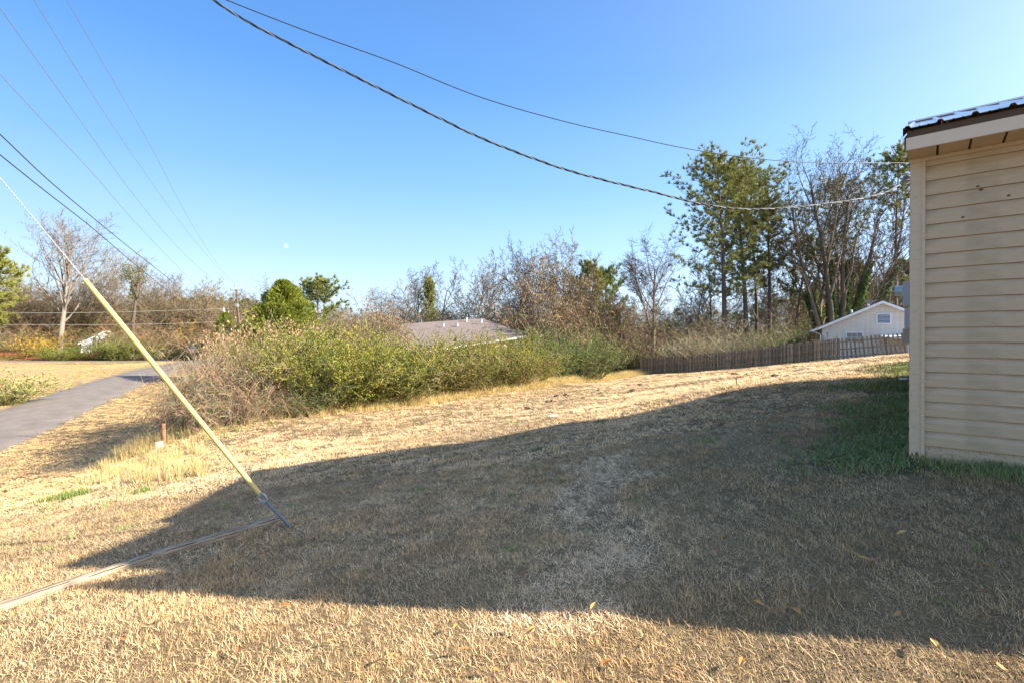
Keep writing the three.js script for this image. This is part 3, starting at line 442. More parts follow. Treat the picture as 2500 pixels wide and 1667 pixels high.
{ const P = thing('rusty_pipe', 'short rusty iron pipe standing at the edge of brambles', 'pipe'), o = onGround(405, 14.2); P.position.copy(o); P.rotation.z = .06; part(P, 'tube', new THREE.LatheGeometry([[.055, 0], [.055, .68], [.04, .68], [.04, .3]].map((q) => new THREE.Vector2(...q)), 14), mat(.30, .13, .06, .9, { side: THREE.DoubleSide })); part(P, 'collar', new THREE.TorusGeometry(.056, .008, 6, 14).rotateX(Math.PI / 2).translate(0, .62, 0), mat(.24, .10, .05, .9));
  const Q = thing('concrete_marker', 'small broken pale concrete block beside the rusty pipe', 'block'), q = onGround(396, 14.0); Q.position.copy(q); Q.rotation.set(.1, .4, .12); const g = new THREE.BoxGeometry(.16, .36, .14, 3, 4, 3), p = g.attributes.position; for (let k = 0; k < p.count; k++) { p.setXYZ(k, p.getX(k) * (1 + .2 * (hash(Math.round(p.getX(k) * 50), Math.round(p.getY(k) * 50)) - .5)), p.getY(k) + .02 * hash(Math.round(p.getZ(k) * 50), Math.round(p.getX(k) * 40)), p.getZ(k)); } g.computeVertexNormals(); part(Q, 'block', g, mat(.40, .37, .33, 1)).position.y = .03; }
for (const [px, py, D, lab] of [[432, 1030, 15.0, 'green steel fence post beside the rusty pipe'], [672, 1030, 16.3, 'green steel fence post before the hedge']]) { const P = thing('steel_post', lab, 'post', 'green steel posts'), o = onGround(px, D); P.position.copy(o); P.rotation.z = px < 500 ? -.22 : 0; part(P, 'stud', mergeGeometries([boxG(-.018, .018, -.1, .85, -.004, .004), boxG(-.004, .004, -.1, .85, .004, .034)]), mat(.07, .14, .07, .7)); for (let k = 0; k < 6; k++) part(P, 'lug', boxG(-.009, .009, .1 + k * .12, .12 + k * .12, -.013, -.004), mat(.07, .14, .07, .7)); }
{ const P = thing('wooden_stake', 'small dark stake stuck in the lawn by the shadow edge', 'stake'), o = onGround(1801, 10.6); P.position.copy(o); P.rotation.z = .15; part(P, 'shaft', new THREE.CylinderGeometry(.012, .004, .2, 6).translate(0, .06, 0), mat(.08, .05, .04)); part(P, 'head', new THREE.CylinderGeometry(.016, .013, .02, 6).translate(0, .165, 0), mat(.10, .06, .04)); }

// ---------------------------------------------------------------- overhead wires
const nearPole = V(-9.6, 0, -4.45);
function planeAt(px, py, a, b) { const o = camera.position, d = at(px, py, 1).sub(o), n = V(-(b.z - a.z), 0, b.x - a.x), t = n.dot(V().subVectors(a, o)) / n.dot(d); return o.clone().addScaledVector(d, t); }
function wire(name, label, pts, r, m, group, twist) {
  const c = new THREE.CatmullRomCurve3(pts), N = twist ? 900 : 160, P = c.getSpacedPoints(N), W = new THREE.Group(), o = pts[0].clone(); W.position.copy(o);
  put(W, name, label, 'wire', group); const L = P.map((p) => p.clone().sub(o));
  if (!twist) part(W, 'strand', tubeOf(L, r, 5), m);
  else for (let h = 0; h < 3; h++) { const q = L.map((p, k) => { const t = V().subVectors(L[Math.min(k + 1, N)], L[Math.max(0, k - 1)]).normalize(), A = V(0, 1, 0).cross(t).normalize(), B = V().crossVectors(t, A), a = k / N * c.getLength() / .45 * 6.283 + h * 2.094; return p.clone().addScaledVector(A, Math.cos(a) * r).addScaledVector(B, Math.sin(a) * r); }); part(W, 'strand', tubeOf(q, h ? r * .95 : r * .7, 6), h ? m : mat(.22, .22, .22, .5, { metalness: .4 })); }
}
const S = 2500 / 2352, black = mat(.03, .03, .032, .55), alum = mat(.20, .20, .21, .5, { metalness: .3 });
const wx = at(2196, 452, 8.45);
const house = (p) => p.map(([x, y]) => planeAt(x * S, y * S, nearPole, wx));
wire('service_drop', 'thick twisted black service cable dropping to the tan house', [...house([[330, -118], [420, -53], [490, 0], [560, 45], [700, 118], [850, 193], [1000, 267], [1100, 315], [1200, 355], [1300, 390], [1400, 417], [1500, 441], [1600, 466], [1700, 480], [1800, 478], [1900, 468], [1980, 456], [2040, 440]]), at(2196, 452, 8.45)], .0085, black, null, true);
wire('phone_wire', 'thin black phone wire running above the twisted service cable', house([[330, -80], [430, -38], [520, 0], [700, 70], [900, 142], [1100, 222], [1300, 280], [1450, 314], [1560, 338], [1700, 360], [1850, 373], [2080, 375], [2088, 376]]), .0065, black);
const line = (p) => p.map(([x, y]) => planeAt(x * S, y * S, nearPole, farTop));
const LG = 'wires strung along the lane';
wire('power_line', 'topmost thin power line running to the right insulator', [...line([[60, -165], [152, 0], [250, 170], [350, 345], [420, 480], [480, 580], [530, 643]]), at(589, 703, 75)], .009, alum, LG);
wire('power_line', 'second thin power line running to the top pin insulator', [...line([[-40, -190], [77, 0], [200, 200], [320, 380], [420, 520], [500, 615]]), at(573, 696, 75)], .009, alum, LG);
wire('power_line', 'third thin power line running to the left insulator', [...line([[-120, -155], [0, 20], [150, 230], [300, 440], [400, 560], [480, 635]]), at(563, 705, 75)], .009, alum, LG);
wire('neutral_wire', 'thin neutral wire below the three power lines', [...line([[-130, 30], [0, 172], [100, 280], [200, 385], [300, 500], [400, 605], [470, 672]]), at(570, 718, 75)], .009, alum, LG);
wire('cable_line', 'upper thick black cable strung low along the lane', [...line([[-140, 180], [0, 310], [100, 405], [200, 490], [300, 572], [380, 635], [440, 687], [500, 735]]), at(583, 760, 75)], .016, black, LG);
wire('cable_line', 'lower thick black cable strung low along the lane', [...line([[-140, 245], [0, 357], [100, 437], [200, 515], [300, 600], [380, 665], [440, 715], [500, 768]]), at(585, 778, 75)], .016, black, LG);
const pale = mat(.45, .42, .38, .5);
wire('street_wire', 'upper pale wire strung before the roadside woods', [[-160, 772], [0, 765], [180, 764], [330, 761], [450, 757], [557, 754]].map(([x, y], k) => at(x, y, mix(80, 88, k / 5))), .03, pale, 'wires before the roadside woods');
wire('street_wire', 'lower pale wire strung before the roadside woods', [[-160, 791], [0, 792.5], [180, 793], [330, 792], [450, 789], [557, 784]].map(([x, y], k) => at(x, y, mix(80, 88, k / 5))), .03, pale, 'wires before the roadside woods');
// the moon, a pale gibbous disc in the daytime sky
{ const m = new THREE.Mesh(new THREE.SphereGeometry(12.5, 32, 24), new THREE.MeshStandardMaterial({ color: new THREE.Color().setRGB(.022, .022, .022), roughness: 1, emissive: new THREE.Color().setRGB(.225, .325, .45), emissiveIntensity: 1 })); m.position.copy(at(697, 601, 2600)); put(m, 'moon', 'pale daytime moon low in the blue sky', 'moon'); }

// ---------------------------------------------------------------- trees
const barkMat = vmat(1, { color: new THREE.Color().setRGB(.70, .68, .66) }), caneMat = vmat(1, { color: new THREE.Color().setRGB(.92, .90, .86) }), needleMat = leafMat(.25), foliage = leafMat(.4), dryLeaf = leafMat(.4);
const tint = (c, k) => [c[0] * k, c[1] * k, c[2] * k];
const DEF = { n: [10, 8, 6, 4, 3], wob: [.06, .16, .22, .28, .3], up: [.02, .06, .05, .03, .02], kids: [13, 7, 6, 5], start: [.38, .2, .15, .1], ang: [.75, .7, .75, .8], ratio: [.62, .52, .5, .5], minr: .006, max: 4 };
function grow(g, r, p, d, L, rad, lvl, o, tips) {
  const n = o.n[lvl], pts = [p.clone()], rs = [rad], dd = d.clone(); p = p.clone();
  for (let i = 1; i <= n; i++) { dd.x += (r() - .5) * o.wob[lvl] * 2; dd.y += (r() - .5) * o.wob[lvl] * 2 + o.up[lvl]; dd.z += (r() - .5) * o.wob[lvl] * 2; dd.normalize(); p = p.clone().addScaledVector(dd, L / n); pts.push(p); rs.push(Math.max(o.minr * .6, rad * (1 - (i / n) * (lvl ? .85 : .72)))); }
  const k = .8 + .4 * r(), tgt = lvl === 0 && g.trunk ? g.trunk : g.crown ?? g;
  const tc = tint(lvl > 2 ? o.twig ?? o.bark : o.bark, k); if (lvl > 2) tgt.ribbon(pts, rs, tc); else tgt.tube(pts, rs, lvl === 0 ? 9 : lvl === 1 ? 5 : 3, tc);
  if (tips && lvl >= o.max - 1) tips.push([p, dd.clone(), lvl]);
  if (lvl >= o.max) return;
  const K = Math.max(1, Math.round(o.kids[lvl] * (.75 + .5 * r()))); let az = r() * 6.28;
  for (let q = 0; q < K; q++) {
    const t = clamp(o.start[lvl] + (1 - o.start[lvl]) * ((q + r() * .8) / K), 0, .98), f = t * n, i = Math.min(n - 1, Math.floor(f)), c = pts[i].clone().lerp(pts[i + 1], f - i), T = V().subVectors(pts[i + 1], pts[i]).normalize();
    az += 2.4 + (r() - .5); const A = V(T.y, -T.x, .01).normalize(), B = V().crossVectors(T, A), an = o.ang[lvl] * (.7 + .6 * r()) * (lvl ? 1 : mix(1.15, .55, t));
    const nd = T.multiplyScalar(Math.cos(an)).addScaledVector(A, Math.cos(az) * Math.sin(an)).addScaledVector(B, Math.sin(az) * Math.sin(an));
    const len = L * o.ratio[lvl] * (lvl ? mix(1, .6, t) : mix(1.0, .55, t)) * (.75 + .5 * r()), rr = Math.max(o.minr, mix(rs[i], rs[i + 1], f - i) * (.5 + .15 * r()));
    grow(g, r, c, nd.normalize(), len, rr, lvl + 1, o, tips);
  }
}
function bareTree(seed, h, rad, opt = {}, leaves) {
  const r = RNG(seed), o = { ...DEF, bark: [.22, .18, .145], ...opt }, g = { trunk: new Geo(), crown: new Geo() }, tips = leaves ? [] : null;
  const stems = o.stems ?? [[V(0, -.3, 0), V((r() - .5) * .12, 1, (r() - .5) * .12).normalize(), 1]];
  for (const [p, d, s] of stems) grow(g, r, p, d.clone().normalize(), h * s * .9, rad * s, 0, o, tips);
  const out = { trunk: g.trunk.build(), crown: g.crown.build() };
  if (leaves) { const f = new Geo(); leaves(f, tips, r); out.foliage = f.build(); }
  return out;
}
function treeFrom(geo, name, label, cat, group, leafM = dryLeaf) { const T = thing(name, label, cat, group); part(T, 'trunk', geo.trunk, barkMat); part(T, 'crown', geo.crown, barkMat); if (geo.foliage) part(T, 'foliage', geo.foliage, leafM); return T; }
const R = RNG(4242), rnd = (a, b) => a + (b - a) * R();
const hang = (c0, c1, size, per) => (f, tips, r) => { for (const [p] of tips) for (let k = 0; k < per; k++) if (r() < .8) { const o = p.clone().add(V((r() - .5) * .5, (r() - .5) * .4, (r() - .5) * .5)), t = r(), d = V((r() - .5) * .9, -1, (r() - .5) * .9).normalize(), s = V(r() - .5, (r() - .5) * .3, r() - .5).cross(d).normalize(); f.leaf(o, d, s, size * (.7 + .6 * r()), size * .42, c0.map((q, w) => mix(q, c1[w], t))); } };
const scatter = (c0, c1, size, per, rad) => (f, tips, r) => { for (const [p] of tips) for (let k = 0; k < per; k++) { const o = p.clone().add(V((r() - .5) * rad, (r() - .5) * rad, (r() - .5) * rad)), t = r(), d = V(r() - .5, r() - .4, r() - .5).normalize(), s = V(r() - .5, r() - .5, r() - .5).cross(d).normalize(); f.leaf(o, d, s, size * (.7 + .6 * r()), size * .55, c0.map((q, w) => mix(q, c1[w], t))); } };
// variants, 20 m tall
const pale1 = [.30, .25, .18], brown1 = [.19, .145, .10], grey1 = [.22, .185, .15];
const VASE = bareTree(11, 20, .40, { bark: [.29, .25, .20], twig: [.20, .165, .14], start: [.30, .25, .15, .1], ang: [.5, .5, .6, .7], kids: [15, 7, 5, 4], ratio: [.74, .5, .48, .5], up: [.01, .10, .06, .04, .02], minr: .020 });
const BARE = [21, 22, 23, 24, 25].map((s, k) => bareTree(s, 20, .26 + .04 * (k % 3), { bark: [pale1, brown1, grey1, pale1, brown1][k], twig: [[.25, .20, .12], [.19, .15, .095], [.20, .17, .12], [.28, .22, .13], [.20, .155, .095]][k], kids: [14, 7, 5, 4], start: [.16, .2, .15, .1], minr: .030, wob: [.09, .2, .26, .3, .3] }));
const VINE = [41, 42, 43].map((s, k) => bareTree(s, 12, .16, { bark: [.24, .19, .13], twig: [[.28, .22, .12], [.22, .17, .095], [.21, .17, .10]][k], kids: [15, 7, 4, 3], start: [.06, .1, .1, .1], ratio: [.6, .5, .55, .5], ang: [1.0, .9, .9, .9], up: [.0, -.01, -.03, -.03, -.02], wob: [.16, .3, .35, .35, .3], minr: .022 }, scatter([.20, .17, .05], [.36, .26, .10], .16, [1, 1, 1][k], .9)));
const DEADLEAF = [51, 52].map((s) => bareTree(s, 9, .12, { bark: [.22, .165, .115], twig: [.23, .17, .115], kids: [16, 7, 4, 3], start: [.08, .1, .1, .1], ratio: [.62, .5, .5, .5], ang: [.8, .8, .8, .8], minr: .008, up: [0, .03, .01, 0, 0] }, hang([.20, .14, .075], [.38, .275, .15], .24, 2)));
console.log('bare tris', VASE.crown.index.count / 3, BARE[0].crown.index.count / 3, VINE[0].crown.index.count / 3, VINE[0].foliage.index.count / 3, DEADLEAF[0].crown.index.count / 3);
// stand(tree, pixel column of the foot, pixel row of the top, depth, the variant's own height)
function stand(T, px, pyTop, D, h0, turn = rnd(0, 6.28), wide = 1) { const b = onGround(px, D), tp = at(px, pyTop, D).y; let top = 0; for (const m of T.children) { m.geometry.computeBoundingBox(); top = Math.max(top, m.geometry.boundingBox.max.y); } const s = (tp - b.y) / top * 1.07; T.position.copy(b); T.scale.set(s * wide, s, s * wide); T.rotation.y = turn; return T; }
stand(treeFrom(VASE, 'bare_tree', 'tall pale barked bare tree with vase shaped crown beyond the cross street', 'tree'), 143, 518, 88, 20.5, 2.2, 1.15);
const beside = (px, list) => list.find((q) => px <= q[0])[1];
const WOODMARK = [[75, 'by the yellowish pine'], [170, 'by the vase shaped tree'], [290, 'behind the white house'], [400, 'by the vine topped tree'], [475, 'behind the stop sign'], [999, 'toward the utility pole']];
const BACKMARK = [[830, 'behind the green cedar'], [1300, 'behind the brown roof'], [1460, 'behind the dark privets'], [1620, 'behind the spreading bare tree'], [1800, 'behind the wispy shrubs'], [1990, 'under the tall pines'], [9999, 'behind the pale house']];
const LW1 = 'bare trees of the roadside wood';
for (const [px, t, D, v, w] of [[-60, 640, 96, 0], [15, 690, 98, 1], [62, 668, 108, 3], [95, 735, 94, 2, 1.3], [180, 640, 102, 0], [218, 650, 98, 2], [255, 610, 112, 3], [288, 665, 97, 1], [365, 650, 110, 0], [392, 680, 100, 4, 1.2], [428, 672, 104, 3], [462, 690, 110, 0], [497, 700, 118, 1], [522, 712, 112, 3, 1.2], [548, 728, 124, 0], [40, 740, 92, 4, 1.3], [240, 735, 100, 1, 1.3], [345, 735, 96, 3, 1.3], [445, 745, 98, 0, 1.3], [500, 752, 100, 3, 1.3]]) stand(treeFrom(BARE[v], 'bare_tree', ['pale', 'dark', 'grey', 'pale', 'dark'][v] + ' thin bare tree in the roadside wood ' + beside(px, WOODMARK), 'tree', LW1), px, t, D, 20.2, rnd(0, 6), w ?? 1);
for (const [px, t, D, v] of [[-40, 740, 90, 0], [40, 752, 88, 1], [105, 770, 87, 2], [178, 762, 95, 0], [255, 752, 99, 1], [300, 745, 93, 2], [360, 750, 95, 0], [410, 742, 97, 1], [455, 740, 100, 2], [505, 745, 104, 0], [535, 760, 108, 1], [75, 720, 100, 1], [270, 715, 102, 2], [400, 712, 108, 0]]) stand(treeFrom(VINE[v], 'vine_tangle', 'brown vine smothered sapling in the roadside wood ' + beside(px, WOODMARK), 'tree', 'vine tangles of the roadside wood'), px, t, D, 12.6, rnd(0, 6), 1.35);
// vine crowned dark trunk
{ const g = bareTree(71, 20, .42, { bark: [.17, .13, .10], twig: [.22, .17, .12], kids: [10, 8, 6, 4], start: [.62, .2, .15, .1], ang: [.95, .8, .8, .8], ratio: [.42, .55, .5, .5], minr: .014 }, (f, tips, r) => { for (let k = 0; k < 1500; k++) { const a = r() * 6.28, q = r(), y = r() < .5 ? mix(11.5, 17.5, r()) : mix(15, 18.5, r()), R0 = (y < 15 ? .7 : 2.2) * Math.sqrt(r()), d = V(r() - .5, r() - .5, r() - .5).normalize(); f.leaf(V(Math.cos(a) * R0, y, Math.sin(a) * R0), d, V(r() - .5, r() - .5, r() - .5).cross(d).normalize(), .3, .2, [mix(.13, .26, q), mix(.14, .22, q), .04]); } });
  stand(treeFrom(g, 'vine_topped_tree', 'dark trunk tree with green vines clustered in its top', 'tree', null, foliage), 322, 632, 90, 20, 1, 1); }
// middle distance, behind the roof
const MG = 'bare trees behind the brown roof';
for (const [px, t, D, v, w] of [[1020, 655, 72, 2, 1], [1072, 650, 76, 1, 1.1], [1150, 628, 84, 0, 1.1], [1172, 640, 86, 2, 1], [980, 690, 80, 4, 1.2], [940, 705, 90, 2, 1.2], [880, 700, 96, 1, 1.2], [1215, 668, 80, 1, 1.1], [655, 672, 96, 2, 1.2]]) stand(treeFrom(BARE[v], 'bare_tree', ['', 'dark', 'grey', '', 'brown'][v].concat(' bare tree rising ', px < 700 ? 'behind the green cedar' : px < 1000 ? 'above the tan leaved trees' : px < 1100 ? 'beside the small dense pine' : 'above the brown roof ridge').trim(), 'tree', MG), px, t, D, 20.2, rnd(0, 6), w);
for (const [px, t, D, v, w] of [[1285, 585, 70, 2, .85], [1330, 568, 74, 0, .8], [1365, 590, 72, 3, .85], [1255, 640, 70, 4, 1], [1405, 640, 78, 1, 1]]) stand(treeFrom(BARE[v], 'bare_tree', 'tall slim bare tree in the clump above the brown leaved trees', 'tree', 'tall slim bare trees in a clump'), px, t, D, 20.2, rnd(0, 6), w);
for (const [px, t, D, v, w] of [[905, 742, 33, 0, 1.25], [965, 748, 35, 1, 1.3], [845, 760, 30, 1, 1.1], [1300, 655, 52, 0, 1.25], [1375, 640, 55, 1, 1.25], [1440, 660, 54, 0, 1.2], [1330, 715, 46, 1, 1.4], [1410, 730, 47, 0, 1.3], [1245, 745, 52, 1, 1.3], [1480, 720, 50, 1, 1.2]]) stand(treeFrom(DEADLEAF[v], 'dead_leaf_tree', px < 1000 ? 'shrubby tree hung with dry tan leaves left of the brown roof' : (px > 1430 ? 'shrubby tree hung with dry brown leaves beside the spreading bare tree' : t < 700 ? 'tall shrubby tree hung with dry brown leaves above the privets' : 'low shrubby tree hung with dry brown leaves behind the privets'), 'tree', px < 1000 ? 'tan leaved shrubby trees' : 'brown leaved shrubby trees'), px, t, D, 9.4, rnd(0, 6), w);
for (const [px, t, D, v, w] of [[800, 765, 52, 0, 1.3], [1010, 745, 62, 1, 1.5], [1090, 735, 64, 2, 1.5], [1160, 730, 62, 0, 1.5], [1230, 735, 60, 1, 1.4], [1300, 760, 58, 2, 1.4], [1500, 720, 52, 0, 1.2], [1545, 735, 50, 1, 1.2], [1640, 735, 55, 2, 1.2], [1690, 745, 60, 1, 1.3], [1760, 760, 62, 0, 1.3], [1840, 765, 64, 2, 1.3], [1915, 755, 66, 1, 1.3], [1970, 765, 62, 0, 1.2], [2060, 745, 70, 2, 1.4], [2120, 735, 74, 1, 1.4], [2180, 735, 76, 0, 1.4], [930, 760, 60, 2, 1.4], [870, 770, 56, 1, 1.3], [720, 770, 60, 0, 1.3], [1440, 745, 60, 2, 1.3], [1600, 760, 58, 0, 1.2]]) stand(treeFrom(VINE[v], 'vine_tangle', 'brown vine smothered sapling in the wood ' + beside(px, BACKMARK), 'tree', 'vine tangles behind hedge and fence'), px, t, D, 12.6, rnd(0, 6), w);
// the single spreading bare tree at the end of the fence
{ const g = bareTree(83, 12, .24, { bark: [.27, .215, .16], twig: [.16, .125, .10], kids: [12, 8, 6, 5], start: [.42, .2, .12, .1], ang: [.8, .65, .7, .75], ratio: [.62, .55, .52, .5], up: [.0, .05, .04, .03, .02], minr: .014, stems: [[V(0, -.3, 0), V(-.06, 1, 0), 1], [V(-.1, 3.4, 0), V(.22, 1, .1), .62]] });
  stand(treeFrom(g, 'spreading_bare_tree', 'spreading leafless tree with forked pale trunk at the fence end', 'tree'), 1592, 566, 49, 11.4, 3.0, 1); }
for (const [px, t, D, v, w] of [[1690, 640, 62, 4, 1.1], [1790, 690, 64, 1, 1.1], [1950, 660, 70, 4, 1], [1740, 600, 66, 1, 1], [1905, 640, 74, 2, 1], [2110, 640, 80, 1, 1], [2060, 660, 84, 4, 1]]) stand(treeFrom(BARE[v], 'bare_tree', 'dark bare tree standing among the tall pines', 'tree', 'dark bare trees among the pines'), px, t, D, 20.2, rnd(0, 6), w);
// ---------------------------------------------------------------- pines
function tuft(f, p, d, r, L, n, c0, c1) {
  for (let k = 0; k < n; k++) { const q = V(r() - .5, r() - .45, r() - .5).normalize().multiplyScalar(.9).add(d).normalize(), s = V(r() - .5, r() - .5, r() - .5).cross(q).normalize(), l = L * (.65 + .6 * r()), t = r(), w = L * .075; f.poly([p.clone().addScaledVector(s, w), p.clone().addScaledVector(s, -w), p.clone().addScaledVector(q, l)], c0.map((a, i) => mix(a, c1[i], t))); }
}
function pine(seed, h, rad, { crown = .5, len = 5, nb = 44, c0 = [.13, .16, .045], c1 = [.40, .38, .12], lean = 0, flat = .25, bark = [.21, .15, .11], tn = 24, sparse = .85, L = .50 } = {}) {
  const r = RNG(seed), T = new Geo(), Cn = new Geo(), N = new Geo(), pts = [], rs = []; let x = 0, z = 0, dx = lean, dz = 0;
  for (let k = 0; k <= 14; k++) { pts.push(V(x, h * k / 14 - .3, z)); rs.push(mix(rad, rad * .14, Math.pow(k / 14, 1.15))); dx += (r() - .5) * .035 - .0; dz += (r() - .5) * .035; x += dx * h / 14; z += dz * h / 14; }
  T.tube(pts, rs, 10, (p, a) => tint(bark, .75 + .5 * hash(Math.round(p.y * 2), Math.round(a * 2))));
  for (let b = 0; b < nb; b++) {
    const t = mix(crown, .985, Math.pow((b + r()) / nb, .9)), f = t * 14, i = Math.min(13, Math.floor(f)), o = pts[i].clone().lerp(pts[i + 1], f - i), u = (t - crown) / (1 - crown), prof = Math.sin(Math.PI * clamp(.18 + u * .80, 0, 1)) * .9 + .12;
    const az = b * 2.4 + r() * .9, l = len * prof * (.55 + .7 * r()), d = V(Math.cos(az), flat + u * .55 - (u < .25 ? .18 : 0), Math.sin(az)).normalize(), bp = [o], br = [Math.max(.02, .05 * (1 - u * .6))]; let p = o.clone(), dd = d.clone();
    for (let q = 1; q <= 6; q++) { dd.y += .05; dd.x += (r() - .5) * .25; dd.z += (r() - .5) * .25; dd.normalize(); p = p.clone().addScaledVector(dd, l / 6); bp.push(p); br.push(br[0] * (1 - q / 7)); }
    Cn.tube(bp, br, 4, tint(bark, .8));
    if (u < .12 && r() < .45) continue;             // dead lower limbs
    for (let q = 2; q <= 6; q++) { const m = Math.round((q === 6 ? 4 : 3) * sparse + r() * .8); for (let w = 0; w < m; w++) { const sd = V(r() - .5, (r() - .3) * .6, r() - .5).normalize(), e = bp[q].clone().addScaledVector(sd, (.25 + r() * .75) * Math.min(1, l * .3)); Cn.tube([bp[q], e], [.014, .008], 3, tint(bark, .7)); tuft(N, e, sd.multiplyScalar(.5).add(dd), r, L, tn, c0, c1); if (r() < .7) tuft(N, bp[q].clone().lerp(e, .5), V(0, .6, 0), r, L * .85, tn >> 1, c0, c1); } }
  }
  tuft(N, pts[14], V(0, 1, 0), r, L, tn * 2, c0, c1);
  return { trunk: T.build(), crown: Cn.build(), foliage: N.build(), h };
}
const PG = null;
const pines = [
  ['tall pine with broad layered crown reaching furthest left', 1772, 1738, 358, 56, pine(101, 26, .34, { crown: .34, len: 7.6, nb: 74, lean: -.02 })],
  ['tall straight pine with dense crown between two other pines', 1826, 1815, 380, 58, pine(102, 26, .36, { crown: .40, len: 6.4, nb: 74 })],
  ['slim pine standing close to the dense crowned pine', 1848, 1850, 402, 62, pine(103, 26, .24, { crown: .46, len: 5.6, nb: 56 })],
  ['pine with thin ragged crown beside the leaning pine', 1880, 1892, 470, 58, pine(104, 21, .30, { crown: .38, len: 4.2, nb: 34, sparse: .7, c0: [.12, .13, .035], c1: [.28, .25, .08] })],
  ['leaning pine with reddish trunk and thin crown', 1934, 1962, 560, 57, pine(105, 17, .27, { crown: .55, len: 3.6, nb: 26, lean: .075, sparse: .7, bark: [.25, .15, .10] })],
  ['tall pine standing behind the ivy clad tree', 2052, 2060, 425, 74, pine(106, 26, .30, { crown: .42, len: 5.4, nb: 40, sparse: .8 })],
  ['tall slim pine with bare trunk rising beside the pale roof', 2192, 2190, 350, 64, pine(107, 28, .26, { crown: .66, len: 4.2, nb: 34, sparse: .9 })],
];
for (const [lab, px, pt, py, D, g] of pines) { const b = onGround(px, D), tp = at(pt, py, D), T = treeFrom(g, 'pine_tree', lab, 'pine tree', 'tall pines behind the fence', needleMat), s = (tp.y - b.y) / (g.foliage.computeBoundingBox(), g.foliage.boundingBox.max.y); T.position.copy(b); T.scale.setScalar(s); T.rotation.y = px === 1934 ? 0 : rnd(0, 6); if (px === 1772) T.rotation.y = 0; }
{ const gS = pine(110, 10, .22, { crown: .3, len: 4.2, nb: 34, flat: .1, L: .5, c0: [.12, .17, .03], c1: [.32, .32, .08] }), gT = pine(111, 10, .2, { crown: .2, len: 3, nb: 34, L: .45, tn: 28, c0: [.14, .17, .035], c1: [.38, .35, .08] });
  const sp = (lab, g, px, py, D, w) => stand(treeFrom(g, 'pine_tree', lab, 'pine tree', null, needleMat), px, py, D, 10.2, rnd(0, 6), w);
  sp('spreading umbrella crowned pine behind the green cedar', gS, 772, 680, 84, 1.05); sp('small dense pine crown above the roof among bare trees', gT, 1046, 684, 70, .42); sp('yellowish green pine at the end of the roadside wood', gT, -22, 612, 80, .85); sp('round dark green pine crown above the brown leaved trees', gT, 1436, 645, 90, .7); sp('dark pine crown beside the round pine crown', gS, 1478, 655, 96, .55);
  for (const [px, py, D] of [[1985, 700, 88], [2085, 640, 92], [2215, 640, 100]]) stand(treeFrom(gT, 'pine_tree', 'low sunlit pine half hidden behind the tall pines', 'pine tree', 'low pines behind the tall pines', needleMat), px, py, D, 10.2, rnd(0, 6), .8); }
// ---------------------------------------------------------------- ivy clad tree with many stems
{ const g = bareTree(91, 24, .36, { bark: [.22, .175, .13], twig: [.15, .12, .095], kids: [13, 7, 5, 4], start: [.32, .2, .15, .1], ang: [.6, .6, .65, .7], ratio: [.5, .5, .5, .5], minr: .017, up: [.012, .06, .05, .03, .02], n: [14, 8, 6, 4, 3], stems: [[V(0, -.3, 0), V(-.30, 1, 0), .92], [V(.2, -.3, .1), V(-.04, 1, .1), 1.02], [V(.5, -.3, 0), V(.13, 1, .05), .95], [V(.8, -.3, -.1), V(.30, 1, -.1), .85], [V(1.4, -.3, 0), V(.52, 1, .05), .72]] },
  (f, tips, r) => { const st = [[0, 0, -.30], [.2, .1, -.04], [.5, 0, .13], [.8, -.1, .30], [1.4, 0, .52]]; for (const [i, [x0, z0, sl]] of st.entries()) for (let k = 0; k < 2600; k++) { const y = 13 * Math.pow(r(), .9) * (i === 4 ? .95 : i === 0 ? .7 : 1), a = r() * 6.28, w = mix(.62, .34, y / 13) * (.75 + .5 * r()), o = V(x0 + sl * y * .97 + Math.cos(a) * w, y - .3, z0 + Math.sin(a) * w), n = V(Math.cos(a), .4, Math.sin(a)).add(V(r() - .5, r() - .5, r() - .5)).normalize(), d = V(r() - .5, -1, r() - .5).cross(n).cross(n).normalize(), q = r(); f.leaf(o, d, V().crossVectors(n, d).normalize(), .26, .22, [mix(.05, .14, q), mix(.11, .24, q), mix(.02, .04, q)]); } });
  stand(treeFrom(g, 'ivy_clad_tree', 'many stemmed bare tree with ivy clad trunks beside pale house', 'tree', null, foliage), 2030, 352, 55, 22.5, 0, 1);
  stand(treeFrom(BARE[2], 'bare_tree', 'tall straight dark bare tree left of the ivy clad tree', 'tree'), 2000, 375, 60, 20.2, 1.2, .62); stand(treeFrom(BARE[0], 'bare_tree', 'slender bare tree with pale twigs beside the slim pine', 'tree'), 2160, 350, 66, 20.2, 4, .7); }
